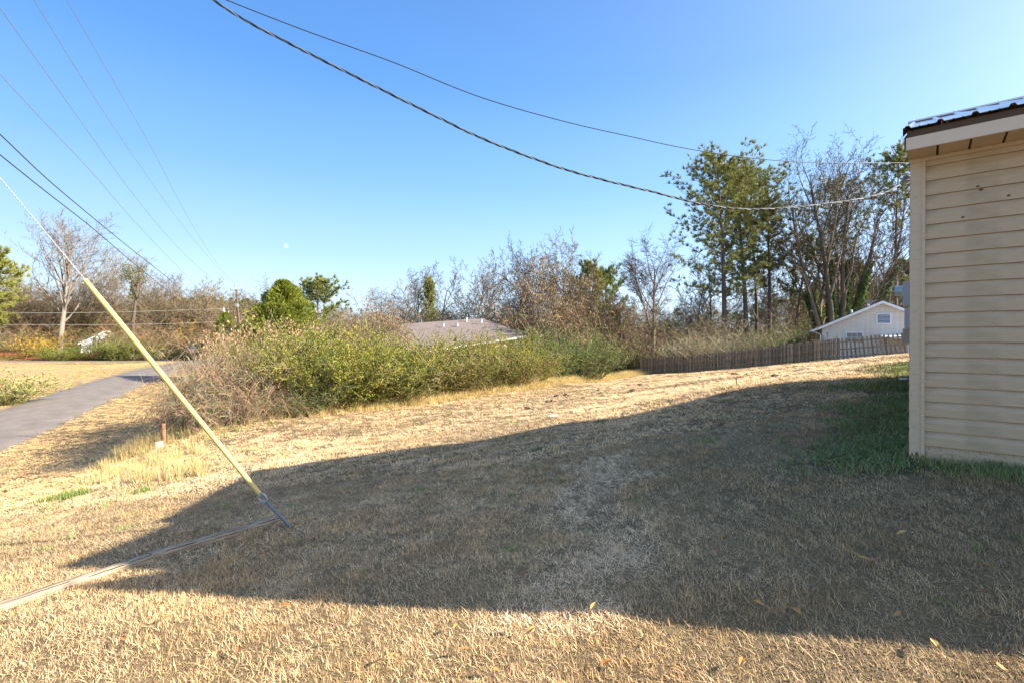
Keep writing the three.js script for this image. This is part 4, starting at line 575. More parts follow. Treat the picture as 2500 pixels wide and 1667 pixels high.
// ---------------------------------------------------------------- cedar
{ const r = RNG(120), T = new Geo(), N = new Geo(), h = 9; T.tube([V(0, -.3, 0), V(.05, 4, 0), V(0, 8, .05)], [.22, .15, .03], 8, [.22, .15, .1]);
  for (let k = 0; k < 9000; k++) { const y = .6 + (h - .7) * Math.pow(r(), 1.15), a = r() * 6.28, lobes = 1 + .22 * Math.sin(a * 3 + y * 1.3) + .22 * Math.sin(a * 5 - y * 2.1) + .14 * Math.sin(y * 4.3 + a), prof = y < 5 ? mix(2.5, 2.75, y / 5) : 2.75 * Math.pow(1 - (y - 5) / (h - 4.9), .75), R0 = prof * lobes * Math.pow(r(), .35), o = V(Math.cos(a) * R0, y, Math.sin(a) * R0), d = V(Math.cos(a) * .8 + (r() - .5) * .8, .75 + r() * .5, Math.sin(a) * .8 + (r() - .5) * .8).normalize(), q = r(); for (let w = 0; w < 3; w++) { const dd = d.clone().add(V(r() - .5, r() - .5, r() - .5).multiplyScalar(.9)).normalize(), s = V(r() - .5, r() - .5, r() - .5).cross(dd).normalize(); N.leaf(o, dd, s, .26 + .16 * r(), .085, [mix(.11, .32, q), mix(.15, .34, q), mix(.015, .035, q)]); } }
  const geo = { trunk: T.build(), crown: N.build() }; const mk = (lab, px, py, D, w) => { const C0 = thing('cedar_tree', lab, 'cedar'); part(C0, 'trunk', geo.trunk, barkMat); part(C0, 'crown', geo.crown, foliage); return stand(C0, px, py, D, 9.3, rnd(0, 6), w); };
  mk('bright green cedar standing left of the brown roof house', 690, 695, 44, 1.05); mk('low green cedar at the far bend of the street', 549, 768, 84, .8);
  mk('low olive cedar beside the stop sign', 448, 838, 92, 1.6); }

// ---------------------------------------------------------------- hedge, brambles and shrubs
function leafBush(seed, { h = 3, w = 2, stems = 46, side = 11, per = 8, size = .085, c0 = [.10, .13, .02], c1 = [.30, .29, .04], wood = [.20, .16, .11], arch = .35, up = 1 } = {}) {
  const r = RNG(seed), W = new Geo(), N = new Geo();
  for (let k = 0; k < stems; k++) {
    const a = r() * 6.28, q = Math.sqrt(r()), p0 = V(Math.cos(a) * w * .45 * q, -.1, Math.sin(a) * w * .45 * q); let p = p0.clone(), d = V(Math.cos(a) * q * .75 + (r() - .5) * .4, up, Math.sin(a) * q * .75 + (r() - .5) * .4).normalize(); const L = h * (.65 + .5 * r()), pts = [p], rs = [.014], n = 7;
    for (let i = 1; i <= n; i++) { d.x += Math.cos(a) * arch * .18 + (r() - .5) * .22; d.z += Math.sin(a) * arch * .18 + (r() - .5) * .22; d.y -= arch * .12; d.normalize(); p = p.clone().addScaledVector(d, L / n); pts.push(p); rs.push(.014 * (1 - i / 8)); }
    W.tube(pts, rs, 3, tint(wood, .7 + .6 * r()));
    for (let s = 0; s < side; s++) {
      const t = mix(.06, 1, (s + r()) / side) * n, i = Math.min(n - 1, Math.floor(t)), o = pts[i].clone().lerp(pts[i + 1], t - i), sd = V(r() - .5, (r() - .25) * .9, r() - .5).normalize(), l = (.25 + .5 * r()) * (.5 + h / 6), e = o.clone().addScaledVector(sd, l), tone = r();
      W.ribbon([o, o.clone().lerp(e, .5), e], [.006, .005, .003], tint(wood, .8 + .4 * r()));
      for (let m = 0; m < per; m++) { const b = o.clone().lerp(e, (m + r()) / per), ld = V(r() - .5, r() - .25, r() - .5).addScaledVector(sd, .5).normalize(), ls = V(r() - .5, r() - .5, r() - .5).cross(ld).normalize(), c = clamp(tone * .7 + r() * .4, 0, 1); N.leaf(b, ld, ls, size * (.7 + .6 * r()), size * .52, c0.map((x, z) => mix(x, c1[z], c))); }
    }
  }
  return { wood: W.build(), leaf: N.build() };
}
function bush(geo, name, label, cat, group, x, z, sx, sy, m = foliage, turn = rnd(0, 6.28)) { const B = thing(name, label, cat, group); part(B, 'stems', geo.wood, barkMat); part(B, 'foliage', geo.leaf, m); B.position.set(x, ground(x, z), z); B.scale.set(sx, sy, sx); B.rotation.y = turn; return B; }
const OLIVE = [1, 2, 3].map((k) => leafBush(200 + k, { h: 3, w: 2.4, stems: [70, 66, 80][k - 1], side: 15, per: [13, 13, 7][k - 1], arch: .28, size: .082, wood: [.24, .19, .11], c0: [[.09, .115, .018], [.06, .10, .018], [.15, .13, .04]][k - 1], c1: [[.44, .385, .045], [.31, .33, .04], [.42, .34, .11]][k - 1] }));
const PRIVET = leafBush(210, { h: 3.2, w: 2.4, stems: 60, side: 13, per: 9, size: .095, wood: [.17, .14, .09], c0: [.065, .10, .025], c1: [.25, .285, .075] });
const WISPY = leafBush(211, { h: 3.6, w: 2.2, stems: 80, side: 10, per: 3, size: .075, c0: [.18, .18, .07], c1: [.42, .38, .20], wood: [.40, .35, .24], arch: .5 });
console.log('bush tris', OLIVE[0].leaf.index.count / 3, OLIVE[0].wood.index.count / 3, VINE[0].crown.index.count / 3, BARE[0].crown.index.count / 3, pines[0][5].foliage.index.count / 3);
const HG = 'olive green shrubs of the hedge', hl = (px, v) => ['yellow green', 'fresh green', 'straw tinged green'][v] + ' leafy hedge shrub ' + (px < 800 ? 'next to the brambles' : px < 960 ? 'before the tan leaved trees' : px < 1200 ? 'before the brown roof' : 'next to the dark privets');
for (let [px, D, top, v, sx] of [[785, 19.6, 815, 0, 1.0], [760, 21, 835, 1, .85], [840, 20.5, 806, 1, 1.1], [905, 21.5, 830, 0, 1.1], [815, 22.5, 790, 1, 1.1], [985, 22.6, 852, 2, 1.1], [1050, 24, 846, 0, 1.05], [1115, 25, 822, 2, 1.1], [1180, 26.3, 812, 1, 1.0], [1240, 27.5, 832, 2, 1.1], [880, 24.5, 815, 2, 1.2], [1010, 26.5, 832, 1, 1.1], [1120, 29, 815, 0, 1.1], [945, 21.8, 838, 1, 1.0], [1080, 24.6, 838, 1, .9], [1215, 27, 818, 0, .9], [730, 20.6, 812, 2, .9], [1270, 29.2, 838, 0, 1.0], [790, 24.5, 800, 2, 1.0]]) { D *= .925; const q = onGround(px, D), hh = at(px, top, D).y - q.y; bush(OLIVE[v], 'hedge_shrub', hl(px, v), 'shrub', HG, q.x, q.z, sx * Math.max(1, hh / 3.2) * .95, hh / 2.75); }
for (const [px, D, top, sx] of [[1325, 31, 805, .95], [1385, 33, 795, 1.0], [1420, 35, 812, .95], [1370, 35.5, 785, 1.1], [1310, 33, 815, 1.0]]) { const q = onGround(px, D), hh = at(px, top, D).y - q.y; bush(PRIVET, 'privet_shrub', 'dark green privet shrub at the right end of the hedge', 'shrub', 'dark privet shrubs', q.x, q.z, sx * 1.15, hh / 3.0); }
for (const [px, D, top, sx] of [[735, 16.9, 930, .55], [705, 17.0, 885, .6]]) { const q = onGround(px, D), hh = at(px, top, D).y - q.y; bush(PRIVET, 'privet_shrub', 'dark green privet shrub at the left end of the hedge', 'shrub', 'dark privets beside the brambles', q.x, q.z, sx, hh / 3.0); }
for (const [px, D, top, sx] of [[1715, 46, 795, 1.4], [1760, 46.5, 770, 1.5], [1805, 46, 775, 1.5], [1850, 47, 780, 1.5], [1675, 48, 800, 1.4], [1640, 50, 800, 1.4]]) { const q = onGround(px, D), hh = at(px, top, D).y - q.y; bush(WISPY, 'wispy_shrub', 'pale wispy shrub growing behind the picket fence', 'shrub', 'pale wispy shrubs', q.x, q.z, sx, hh / 3.3); }
for (const [px, D, top, sx] of [[1905, 46, 790, 1.3], [1945, 45, 800, 1.2], [1980, 45, 812, 1.0], [1560, 51, 850, 1.0], [1530, 50, 870, .9]]) { const q = onGround(px, D), hh = at(px, top, D).y - q.y; bush(PRIVET, 'privet_shrub', px > 1700 ? 'dark green shrub between wispy shrubs and pale house' : 'low dark green shrub at the fence end', 'shrub', px > 1700 ? 'dark shrubs by the pale house' : 'low shrubs at the fence end', q.x, q.z, sx, Math.max(.4, hh / 3.0)); }
{ const gold = leafBush(220, { h: 3, w: 2.2, stems: 40, side: 9, per: 6, size: .13, c0: [.42, .26, .03], c1: [.62, .42, .06] }), wood2 = leafBush(221, { h: 2.6, w: 2.6, stems: 44, side: 10, per: 8, size: .14, c0: [.10, .14, .02], c1: [.28, .30, .04] });
  for (const [px, D, top, sx] of [[130, 82.5, 842, 1.2], [168, 83, 838, 1.2], [268, 84, 826, 1.3], [292, 84.5, 818, 1.4], [322, 85, 838, 1.3], [352, 86, 850, 1.1], [205, 84, 862, 1.0], [30, 82, 866, .9]]) { const q = onGround(px, D), hh = at(px, top, D).y - q.y; bush(wood2, 'roadside_shrub', 'sunlit green shrub on the leafy bank ' + (px < 100 ? 'by the golden shrubs' : px < 220 ? 'under the vase shaped tree' : px < 300 ? 'before the white house' : 'under the vine topped tree'), 'shrub', 'green shrubs on the leafy bank', q.x, q.z, sx, hh / 2.6); }
  for (const [px, D, top, sx] of [[82, 84, 815, 1.4], [112, 86, 805, 1.3]]) { const q = onGround(px, D), hh = at(px, top, D).y - q.y; bush(gold, 'golden_shrub', 'golden yellow leaved shrub on the leafy bank', 'shrub', 'golden shrubs on the leafy bank', q.x, q.z, sx, hh / 2.8); }
  for (const [px, D, top, lab] of [[456, 92, 770, 'golden leaved sapling by the stop sign'], [1990, 62, 800, 'golden leaved sapling under the leaning pine']]) { const q = onGround(px, D), hh = at(px, top, D).y - q.y; bush(gold, 'golden_shrub', lab, 'shrub', null, q.x, q.z, 1.2, hh / 2.8); } }
// brambles: arching bare canes
function bramble(seed, n, w, h, c0, c1, twigs = 5) {
  const r = RNG(seed), W = new Geo();
  for (let k = 0; k < n; k++) { const a = r() * 6.28, q = Math.sqrt(r()) * w, b = r() * 6.28; let p = V(Math.cos(a) * q, -.05, Math.sin(a) * q), d = V(Math.cos(b) * .6, 1.1 + r() * .4, Math.sin(b) * .6).normalize(); const L = h * (.7 + 1.1 * r()), m = 8, pts = [p], rs = [.008], c = c0.map((x, i) => mix(x, c1[i], r())); for (let i = 1; i <= m; i++) { d.y -= .20 + .1 * r(); d.x += (r() - .5) * .4; d.z += (r() - .5) * .4; d.normalize(); p = p.clone().addScaledVector(d, L / m); if (p.y < 0) p.y = .02; pts.push(p); rs.push(.008 * (1 - i / 11)); } W.tube(pts, rs, 3, c);
    for (let s = 0; s < twigs; s++) { const i = 2 + ((r() * 6) | 0), e = pts[i].clone().add(V((r() - .5) * .8, (r() - .35) * .6, (r() - .5) * .8)); W.ribbon([pts[i], pts[i].clone().lerp(e, .5).add(V(0, .05, 0)), e], [.005, .004, .003], tint(c, .9)); } }
  return W.build();
}
const BR = [bramble(301, 300, 1.2, 1.7, [.27, .195, .12], [.45, .34, .21], 8), bramble(302, 300, 1.2, 1.7, [.22, .16, .10], [.38, .28, .175], 8)];
for (const [px, D, top, v, sx] of [[560, 15.7, 925, 0, .7], [610, 16, 920, 1, .7], [490, 16.9, 920, 0, .7], [530, 16.7, 895, 1, .75], [575, 17, 880, 0, .8], [620, 17.2, 870, 1, .85], [665, 17.4, 880, 0, .8], [550, 19, 870, 0, .85], [600, 19.6, 855, 1, .9], [660, 20, 850, 0, .9], [510, 20, 890, 1, .8], [590, 22.5, 835, 0, 1.0], [650, 23, 830, 1, 1.0], [540, 23, 860, 0, .9], [690, 17.0, 950, 1, .7], [1010, 21.5, 960, 0, .7], [1250, 26.5, 925, 1, .8], [1310, 27.5, 925, 0, .8], [960, 20.6, 985, 1, .55], [860, 19, 990, 0, .55], [1190, 25, 940, 0, .7]]) { const q = onGround(px, D), hh = at(px, top, D).y - q.y, B = thing('bramble', px < 800 ? (D < 17.3 ? 'reddish brown bare bramble beside the rusty pipe and verge' : D < 21 ? 'reddish brown bare bramble behind the verge brambles' : 'tall bare bramble under the dry leaved saplings') : px < 1100 ? 'dry brown bramble at the foot of the hedge shrubs' : 'dry brown bramble at the foot of the dark privets', 'bramble', px < 800 ? 'bare brambles beside the lane' : 'dry brambles at the hedge foot'); part(B, 'canes', BR[v], caneMat); B.position.copy(q); B.scale.set(sx, hh / 1.55, sx); B.rotation.y = rnd(0, 6); }
{ const SAP = bareTree(330, 4.2, .035, { bark: [.36, .27, .18], twig: [.36, .27, .18], kids: [9, 4, 3, 2], start: [.25, .2, .1, .1], ratio: [.55, .5, .5, .5], max: 3, minr: .006, up: [0, .04, .02, 0, 0] }, hang([.42, .25, .12], [.60, .40, .20], .15, 2));
  for (const [px, D, top] of [[560, 21, 795], [610, 22, 780], [660, 22, 795], [540, 24, 805], [700, 23, 785], [770, 24, 770]]) stand(treeFrom(SAP, 'sapling', 'thin sapling with curled dry leaves above the brambles', 'sapling', 'saplings above the brambles'), px, top, D, 4.2, rnd(0, 6), 1.1); }
{ const q = onGround(-8, 21), g = leafBush(340, { h: 1.6, w: 1, stems: 120, side: 5, per: 3, size: .12, c0: [.14, .16, .04], c1: [.34, .32, .10], wood: [.34, .30, .12], arch: .5 }); bush(g, 'roadside_bush', 'rounded grassy green bush on the far side of the lane', 'bush', null, at(-8, 950, 30).x, at(-8, 950, 30).z, 1.75, 1.45); }

// ---------------------------------------------------------------- woods too far or too tangled to count
function swarm(name, label, cat, geo, m, list) {
  const I = new THREE.InstancedMesh(geo, m, list.length), M = new THREE.Matrix4(), q = new THREE.Quaternion(), c = new THREE.Color();
  list.forEach((e, k) => { q.setFromEuler(new THREE.Euler(e.tx ?? 0, e.t, e.tz ?? 0)); M.compose(V(e.x, e.y, e.z), q, V(e.s, e.sy ?? e.s, e.s)); I.setMatrixAt(k, M); I.setColorAt(k, c.setRGB(...(e.c ?? [1, 1, 1]))); });
  return put(I, name, label, cat, null, 'stuff');
}
{ const r = RNG(900), list = [], fb = [], fp = [];
  const brush = bramble(303, 60, .9, 1.7, [.18, .145, .08], [.33, .265, .145], 10);
  for (let k = 0; k < 1500; k++) { const px = mix(-200, 2330, r()), D = px < 560 ? mix(86, 112, r()) : px < 1560 ? mix(40, 95, r()) : mix(50, 96, r()), p = at(px, 850, D); if (crossDist(p.x, p.z) < 4 || laneDist(p.x, p.z) < 4) continue; if (px < 560 && D < 92 && r() < .5) continue; if (px > 178 && px < 300 && D < 94) continue; if (px > 860 && px < 1300 && D < 60) continue; if (px > 1400 && px < 1600 && D < 56) continue; if (px > 1960 && D < 58) continue; if (px < 720 && px > 470 && D < 60) continue; const s = (px < 560 ? 1.7 : 1.25) + 1.4 * r(), v = .75 + .5 * r(), g = r(); list.push({ x: p.x, y: ground(p.x, p.z) - .1, z: p.z, t: r() * 6.28, s, sy: s * (.9 + .7 * r()), c: g < .25 ? [v * .85, v * .95, v * .6] : [v, v * .93, v * .85] }); }
  swarm('woodland_undergrowth', 'brown leafless undergrowth filling the woods behind street, hedge and fence', 'undergrowth', brush, caneMat, list);
  for (let k = 0; k < 420; k++) { const px = mix(-500, 2700, r()), D = mix(105, 235, Math.sqrt(r())), p = at(px, 850, D); if (crossDist(p.x, p.z) < 5) continue; const h = mix(9, 15, r()), v = .8 + .4 * r(); fb.push({ x: p.x, y: ground(p.x, p.z), z: p.z, t: r() * 6.28, s: h / 20 * 1.15, sy: h / 20, c: [v, v * .95, v * .88] }); }
  const th = []; for (let k = 0; k < 230; k++) { const left = k < 110, px = left ? mix(-260, 575, r()) : mix(690, 2330, r()), D = left ? mix(93, 114, r()) : mix(64, 98, r()), p = at(px, 850, D); if (crossDist(p.x, p.z) < 5) continue; const h = left ? mix(.75, 1.15, r()) : mix(.45, .8, r()), v = .8 + .4 * r(); th.push({ x: p.x, y: ground(p.x, p.z) - .2, z: p.z, t: r() * 6.28, s: h * 1.15, sy: h, c: [v, v * .95, v * .88] }); }
  swarm('woodland_thicket', 'tangled brown thicket between the trees of the woods', 'thicket', VINE[1].crown, barkMat, th);
  swarm('far_bare_wood', 'distant brown bare wood along the horizon', 'wood', BARE[1].crown, barkMat, fb);
  const lp = pine(130, 16, .25, { crown: .2, len: 3.6, nb: 30, L: .6, tn: 16, c0: [.10, .15, .04], c1: [.24, .27, .08] });
  for (let k = 0; k < 340; k++) { const left = r() < .35, px = left ? mix(420, 640, r()) : r() < .75 ? mix(1930, 2500, r()) : mix(-300, 1900, r()), D = left ? mix(190, 290, r()) : mix(130, 230, r()), p = at(px, 850, D); const h = mix(9, 15, r()), v = .8 + .4 * r(); fp.push({ x: p.x, y: ground(p.x, p.z), z: p.z, t: r() * 6.28, s: h / 16, sy: h / 16, c: [v, v, v] }); }
  swarm('far_pine_wood', 'distant green pine wood on the low hills', 'wood', lp.foliage, needleMat, fp); }
// ---------------------------------------------------------------- grass
function tuftGeo(seed, n, rad, l0, l1, w, lean, c0, c1, segs = 2) {
  const r = RNG(seed), g = new Geo();
  for (let k = 0; k < n; k++) { const a = r() * 6.28, q = Math.sqrt(r()) * rad, o = V(Math.cos(a) * q, -.008, Math.sin(a) * q), b = r() * 6.28, le = lean * (.3 + r() * 1.1), d = V(Math.cos(b) * le, 1, Math.sin(b) * le).normalize(), s = V(-Math.sin(b), (r() - .5) * .3, Math.cos(b)).normalize(), L = mix(l0, l1, r()), t = r(), c = c0.map((x, i) => mix(x, c1[i], t)); let p = o; const P = [], W = []; for (let i = 0; i <= segs; i++) { P.push(p); W.push(w * (1 - i / segs * .85) * (.7 + .5 * hash(k, seed))); d.y -= .35 * le; d.normalize(); p = p.clone().addScaledVector(d, L / segs); } for (let i = 0; i < segs; i++) { const A = P[i].clone().addScaledVector(s, W[i]), B = P[i].clone().addScaledVector(s, -W[i]), E = P[i + 1]; if (i === segs - 1) g.poly([A, B, E], c); else g.poly([A, B, E.clone().addScaledVector(s, -W[i + 1]), E.clone().addScaledVector(s, W[i + 1])], c); } }
  return g.build();
}
const grassMat = vmat(.9), inHouse = (x, z) => { const hx = (x - houseC.x) * .77 + (z - houseC.z) * .637, hz = -(x - houseC.x) * .637 + (z - houseC.z) * .77; return hx > -.01 && hz < .01 && hx < 3.3; };
{
  const r = RNG(777), A = [[], [], [], []], B = [[], []], straw0 = [.39, .26, .125], straw1 = [.84, .61, .335];
  const paleBand = (x, D) => { const c = mix(.40, 1.15, clamp((D - 2.9) / 3.2, 0, 1)) + (fbm(D * 1.3, 3, 2) - .5) * .6; return D > 2.6 && D < 6.6 ? clamp(1.35 - Math.abs(x - c) / .42 + (fbm(x * 3, D * 3, 2) - .5) * 1.6, 0, 1) : 0; };
  const tiers = [[1.5, 4, 860, 1], [4, 7, 440, 1.3], [7, 12, 170, 1.8], [12, 25, 50, 2.8], [25, 52, 14, 4]];
  for (const [d0, d1, den, sc] of tiers) {
    const W = (D) => 1.32 * D + 1, area = (d1 - d0) * (W(d0) + W(d1)), n = Math.round(area * den);
    for (let k = 0; k < n; k++) {
      const D = Math.sqrt(mix(d0 * d0, d1 * d1, r())), x = (r() * 2 - 1) * W(D), z = -D; if (inHouse(x, z) || D > lawnEdge(x) + .8 && x > -12) continue; if (x < -9 && laneDist(x, z) < LW + .18) continue; if (x > 1.25 * D + 6) continue;
      const { green, n: nn } = cover(x, z), f = fbm(x * .45 + 20, z * .45, 3), f2 = fbm(x * 2.6, z * 2.6 + 8, 2), pb = paleBand(x, D), ye = x < -5 ? sstep(2, 9, -x - 4) : 0;
      const y = ground(x, z), gp = green * .95 > r() || (fbm(x * 3.2 + 90, z * 3.2, 2) > .80 && r() < .25);
      const e = { x, y, z, t: r() * 6.28, s: sc * (.8 + .45 * r()), tx: (r() - .5) * .25, tz: (r() - .5) * .25 }; e.sy = (D > 7 ? 1.15 : 1) * (.5 + 1.0 * f2)  * (pb > .5 ? .7 : 1);
      if (gp) { const v = .8 + .5 * r(); e.c = [v, v, v]; B[D < 7 ? 0 : 1].push(e); }
      else { const f4 = fbm(x * 5.5 + 3, z * 5.5 + 61, 2), v = (.50 + .80 * f) * (.72 + .56 * f4) * (.82 + .4 * r()), o = mix(0, .22, sstep(.45, .7, f2)); let c = [v, v * (1 - o * .25), v * (1 - o * .6)]; if (ye) c = c.map((q, i) => mix(q, [1.12, 1.03, .80][i], ye * .75)); if (pb) c = c.map((q, i) => mix(q, [1.5, 1.55, 1.75][i], pb)); if (green > .1) c = c.map((q, i) => mix(q, [.74, .74, .62][i], Math.min(1, green * 1.5))); e.c = c; A[D < 7 ? (k & 1) : 2 + (k & 1)].push(e); }
    }
  }
  const gN = [tuftGeo(1, 30, .06, .018, .052, .0016, 1.0, straw0, straw1), tuftGeo(2, 26, .06, .03, .08, .0015, 2.6, straw0, straw1)], gF = [tuftGeo(3, 26, .055, .03, .062, .0032, 1.5, straw0, straw1, 1), tuftGeo(4, 26, .055, .03, .062, .0032, 2.2, straw0, straw1, 1)];
  const gG = [tuftGeo(5, 24, .055, .04, .09, .003, .9, [.11, .14, .04], [.33, .35, .12]), tuftGeo(6, 24, .055, .04, .09, .004, .9, [.10, .13, .03], [.28, .28, .09], 1)];
  swarm('lawn_grass', 'short dormant straw coloured lawn grass close to the camera side', 'grass', gN[0], grassMat, A[0]); swarm('matted_grass', 'matted dry blades lying among the short lawn grass', 'grass', gN[1], grassMat, A[1]);
  swarm('meadow_grass', 'dry grass covering the far lawn and lane verge', 'grass', gF[0], grassMat, A[2]); swarm('verge_grass', 'matted dry blades over the far lawn and lane verge', 'grass', gF[1], grassMat, A[3]);
  swarm('green_grass', 'green grass growing along the foot of the tan wall', 'grass', gG[0], grassMat, B[0]); swarm('green_patches', 'scattered green patches in the far dry lawn', 'grass', gG[1], grassMat, B[1]);
  console.log('tufts', A.map((q) => q.length), B.map((q) => q.length));
  // field beyond the lane
  const fld = []; for (let k = 0; k < 26000; k++) { const D = mix(16, 82, Math.sqrt(r())), x = -r() * 95 - 12; if (x < -1.32 * D - 1) continue; const z = -D, ld = laneDist(x, z); if (ld < LW + .2 || crossDist(x, z) < CW + .2) continue; if (x + D * .6 > -6) continue; if (cover(x, z).litter) continue; const f = fbm(x * .1 + 3, z * .22, 3), g = fbm(x * .35, z * .35, 3) > .63 && ld < 9; const v = .85 + .4 * r(); fld.push({ x, y: ground(x, z), z, t: r() * 6.28, s: 4.2 + 2 * r(), sy: .8 + .5 * r(), c: g ? [v * .55, v * .75, v * .3] : [v * 1.12, v * (1.02 - .1 * f), v * (.82 - .2 * f)] }); }
  swarm('field_grass', 'pale mown dry grass of the field beyond the lane', 'grass', gF[0], grassMat, fld);
  const vg = []; for (let k = 0; k < 15000; k++) { const D = mix(7, 34, Math.pow(r(), .7)), z = -D, x = -r() * 34 - 6; if (x < -1.32 * D - 1) continue; const ld = laneDist(x, z); if (ld < LW + .15 || ld > 12 || x + D * .62 < -16 && ld < 0) continue; if (x + D * .55 < -15.5) continue; const v = .85 + .4 * r(); vg.push({ x, y: ground(x, z), z, t: r() * 6.28, s: 2 + 1.6 * r(), sy: .9 + .9 * r(), c: [v * 1.1, v * 1.03, v * .88] }); }
  swarm('bank_grass', 'pale dry grass on the bank sloping to the lane', 'grass', gF[0], grassMat, vg);
  // leaf litter on the bank
  const lit = []; for (let k = 0; k < 9000; k++) { const px = mix(-150, 640, r()), D = mix(78, 100, r()), p = at(px, 850, D); if (crossDist(p.x, p.z) < CW + 1.5 || !cover(p.x, p.z).litter) continue; const v = .7 + .6 * r(); lit.push({ x: p.x, y: ground(p.x, p.z) + .02, z: p.z, t: r() * 6.28, s: 1.6 + r(), sy: 1, c: [v, v * (.85 + .2 * r()), v] }); }
  const lg = new Geo(); for (let k = 0; k < 14; k++) { const d = V(r() - .5, r() * .5, r() - .5).normalize(), s = V(r() - .5, r() * .3, r() - .5).cross(d).normalize(); lg.leaf(V((r() - .5) * .5, r() * .05, (r() - .5) * .5), d, s, .13, .08, [mix(.34, .55, r()), mix(.17, .27, r()), .09]); }
  swarm('leaf_litter', 'orange brown fallen leaves covering the roadside bank', 'leaf litter', lg.build(), dryLeaf, lit);
  // tall straw by the hedge foot and in the ditch
  const tall = [], tg = tuftGeo(7, 30, .13, .22, .55, .0042, .45, [.46, .35, .14], [.76, .61, .30], 3), wg = tuftGeo(8, 26, .12, .14, .34, .006, .8, [.08, .13, .02], [.26, .32, .07], 3), gr = [];
  for (let k = 0; k < 5200; k++) { const x = mix(-12, 13, r()), D = lawnEdge(x) + mix(-2.4, .9, Math.sqrt(r())), z = -D, s = .5 + .9 * r() * sstep(-2.4, .2, D - lawnEdge(x)); const g = r() < (x < -4 ? .25 : .1) * (D < lawnEdge(x) - .5 ? 1 : .3), v = .75 + .4 * r(); (g ? gr : tall).push({ x, y: ground(x, z), z, t: r() * 6.28, s: s * (g ? .7 : 1), c: g ? [v, v * 1.05, v] : [v, v * .96, v * .88] }); }
  for (let k = 0; k < 520; k++) { const px = mix(190, 560, r()), D = mix(8.3, 13, r()), p = at(px, 1050, D); if (fbm(p.x * .9, p.z * .9, 3) < .35 + .25 * r() || r() > sstep(190, 260, px) * sstep(560, 470, px)) continue; const v = .85 + .35 * r(); tall.push({ x: p.x, y: ground(p.x, p.z), z: p.z, t: r() * 6.28, s: .3 + .5 * r(), c: [v * .80, v * .76, v * .70] }); }
  for (const [px, D, n, w] of [[165, 8.1, 34, .3], [345, 7.7, 10, .15], [350, 16, 30, 1.0], [520, 14.2, 24, .8], [400, 13.8, 18, .5], [210, 11, 16, .8], [300, 12.5, 18, .9], [460, 12.5, 12, .6], [330, 10.5, 10, .6], [600, 15.2, 20, .9], [240, 14, 14, 1]]) for (let k = 0; k < n; k++) { const p = at(px, 1000, D), x = p.x + (r() - .5) * 2 * w, z = p.z + (r() - .5) * 2 * w, v = .8 + .4 * r(); gr.push({ x, y: ground(x, z), z, t: r() * 6.28, s: .35 + .4 * r(), c: [v, v, v] }); }
  for (let k = 0; k < 700; k++) { const t = r(), p = V(mix(12.3, 28.5, t), 0, -mix(46.4, 34.2, t)), z = p.z + .15 + r() * .5, x = p.x - r() * .4; gr.push({ x, y: ground(x, z), z, t: r() * 6.28, s: .45 + .4 * r(), c: [.75, .9, .8] }); }
  swarm('tall_grass', 'tall straw coloured grass at the hedge foot and in the ditch', 'grass', tg, grassMat, tall); swarm('green_weeds', 'low green weeds at the hedge foot, ditch and fence foot', 'weeds', wg, grassMat, gr);
}
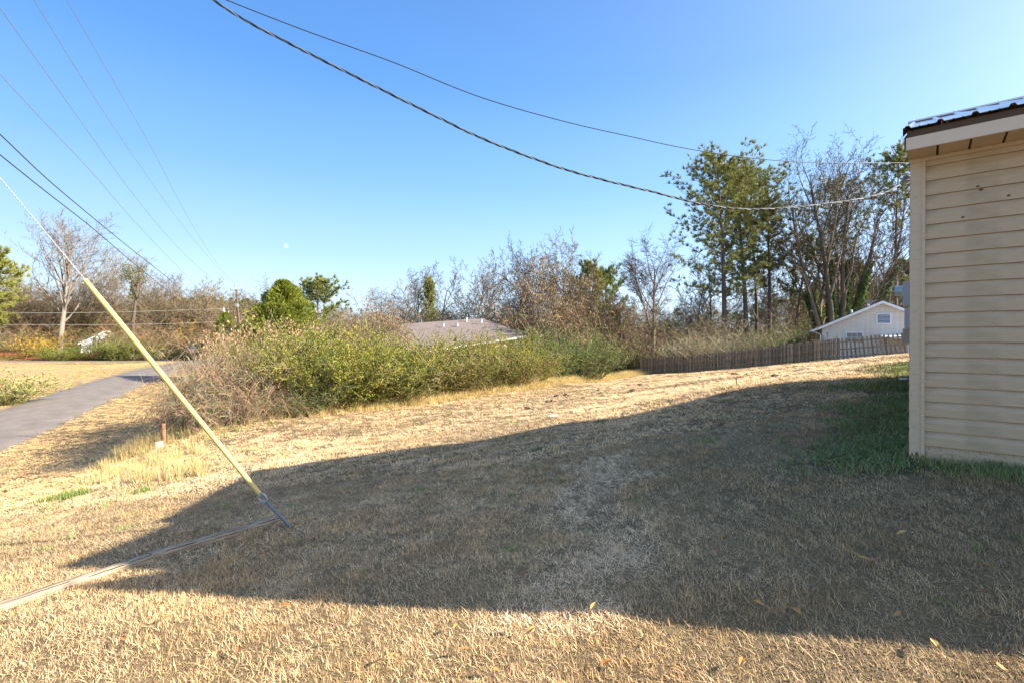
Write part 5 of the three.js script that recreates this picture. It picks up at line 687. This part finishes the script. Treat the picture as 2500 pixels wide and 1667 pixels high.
// ---------------------------------------------------------------- fallen leaves and clods one can pick out
function hit(px, py) { const o = camera.position, d = at(px, py, 1).sub(o); let t = .5; while (t < 80) { const p = o.clone().addScaledVector(d, t); if (p.y < ground(p.x, p.z)) return p.setY(ground(p.x, p.z)); t *= 1.004; } return o.clone().addScaledVector(d, 60); }
{ const r = RNG(55), shapes = [0, 1, 2].map((k) => { const g = new Geo(), n = 7, L = .075 + .02 * k, W = [.006, .014, .019, .017, .012, .006, .001]; for (let i = 0; i < n - 1; i++) { const x0 = (i / (n - 1) - .5) * L, x1 = ((i + 1) / (n - 1) - .5) * L, y = (q) => .012 * Math.sin(q / L * 3 + k) + .006, a = W[i], b = W[i + 1]; for (const s of [1, -1]) g.poly([V(x0, y(x0), 0), V(x1, y(x1), 0), V(x1, y(x1) + .006, s * b), V(x0, y(x0) + .006, s * a)], [1, 1, 1]); } return g.build(); });
  const mats = [[.40, .15, .03], [.42, .22, .05], [.26, .10, .04], [.48, .29, .08]].map((c) => mat(...c, .7, { side: THREE.DoubleSide }));
  const kinds = ['orange', 'ochre', 'russet', 'yellow'];
  for (const [px, py, c] of [[1112, 1552, 1], [1260, 1552, 0], [1132, 1612, 0], [810, 1588, 1], [404, 1528, 0], [1296, 1560, 3], [1275, 1420, 2], [1770, 1330, 0], [1750, 1365, 2], [1865, 1392, 1], [1850, 1494, 1], [1940, 1515, 1], [2205, 1298, 0], [2350, 1300, 2], [2130, 1390, 0], [2110, 1385, 3], [2195, 1522, 1], [2410, 1405, 1], [2415, 1475, 2], [2280, 1595, 3], [2440, 1655, 1], [1650, 1662, 1], [1480, 1642, 0], [1810, 1645, 0], [1205, 1660, 0], [1530, 1640, 1], [1850, 1318, 3], [2200, 1320, 3], [1000, 1390, 2], [640, 1372, 1], [300, 1580, 0], [700, 1500, 0], [1320, 1190, 0], [1110, 1190, 2], [1900, 1250, 1], [1450, 1500, 3], [960, 1625, 1], [580, 1610, 2]]) { const p = hit(px, py), m = put(new THREE.Mesh(shapes[(r() * 3) | 0], mats[c]), 'fallen_leaf', 'fallen ' + kinds[c] + ' leaf lying on the dry lawn', 'leaf', 'fallen ' + kinds[c] + ' leaves'); m.position.copy(p).add(V(0, .042, 0)); m.rotation.set((r() - .5) * .5, r() * 6.28, (r() - .5) * .5); m.scale.setScalar(.7); }
  for (const [px, py] of [[1337, 982], [1350, 980], [1383, 966], [1360, 968], [1424, 973], [1462, 955], [1468, 961], [1545, 955], [1655, 943], [1711, 922], [1795, 915], [1892, 919], [1535, 942], [1562, 940], [1290, 998]]) { const p = hit(px, py), g = new THREE.IcosahedronGeometry(.12, 2), q = g.attributes.position; for (let k = 0; k < q.count; k++) { const a = 1 + .7 * (hash(Math.round(q.getX(k) * 90) + px, Math.round(q.getY(k) * 90 + q.getZ(k) * 57)) - .5); q.setXYZ(k, q.getX(k) * a * 1.5, q.getY(k) * a * .55, q.getZ(k) * a); } g.computeVertexNormals(); const m = put(new THREE.Mesh(g, mat(.25, .17, .095, 1)), 'dirt_clod', 'dark clod of earth lying on the sunny lawn before the hedge', 'clod', 'dark clods on the sunny lawn'); m.position.copy(p).add(V(0, .04, 0)); m.rotation.y = r() * 6; m.scale.setScalar(.4 + .6 * r()); }
  { const p = hit(1351, 1020), m = put(new THREE.Mesh(new Geo().box(-.11, .11, -.01, .012, -.04, .04).build(), mat(.72, .62, .42, .9)), 'pale_scrap', 'pale scrap of paper lying on the sunny lawn', 'scrap'); m.position.copy(p).add(V(0, .06, 0)); m.rotation.set(.1, .3, .05);
    const q = hit(2222, 932), w = put(new THREE.Mesh(new Geo().box(-.1, .1, -.008, .01, -.05, .05).build(), mat(.75, .76, .78, .7)), 'white_scrap', 'white scrap of litter by the foot of the tan house', 'scrap'); w.position.copy(q).add(V(-.1, .05, 0)); w.rotation.y = .7;
    const b = hit(1940, 908), e = hit(1990, 902), br = thing('fallen_branch', 'pale fallen branch lying on the lawn before the fence', 'branch'); br.position.copy(b); part(br, 'limb', tubeOf([V(0, .05, 0), e.clone().sub(b).multiplyScalar(.5).add(V(0, .12, .1)), e.clone().sub(b).add(V(0, .06, 0))], .035, 6), mat(.5, .42, .3)); part(br, 'twig', tubeOf([e.clone().sub(b).multiplyScalar(.5).add(V(0, .12, .1)), e.clone().sub(b).multiplyScalar(.7).add(V(0, .3, .2))], .012, 4), mat(.5, .42, .3)); } }
for (const o of scene.children) o.traverse((m) => { if (m.isMesh) { m.castShadow = true; m.receiveShadow = true; } });

renderer.render(scene, camera);
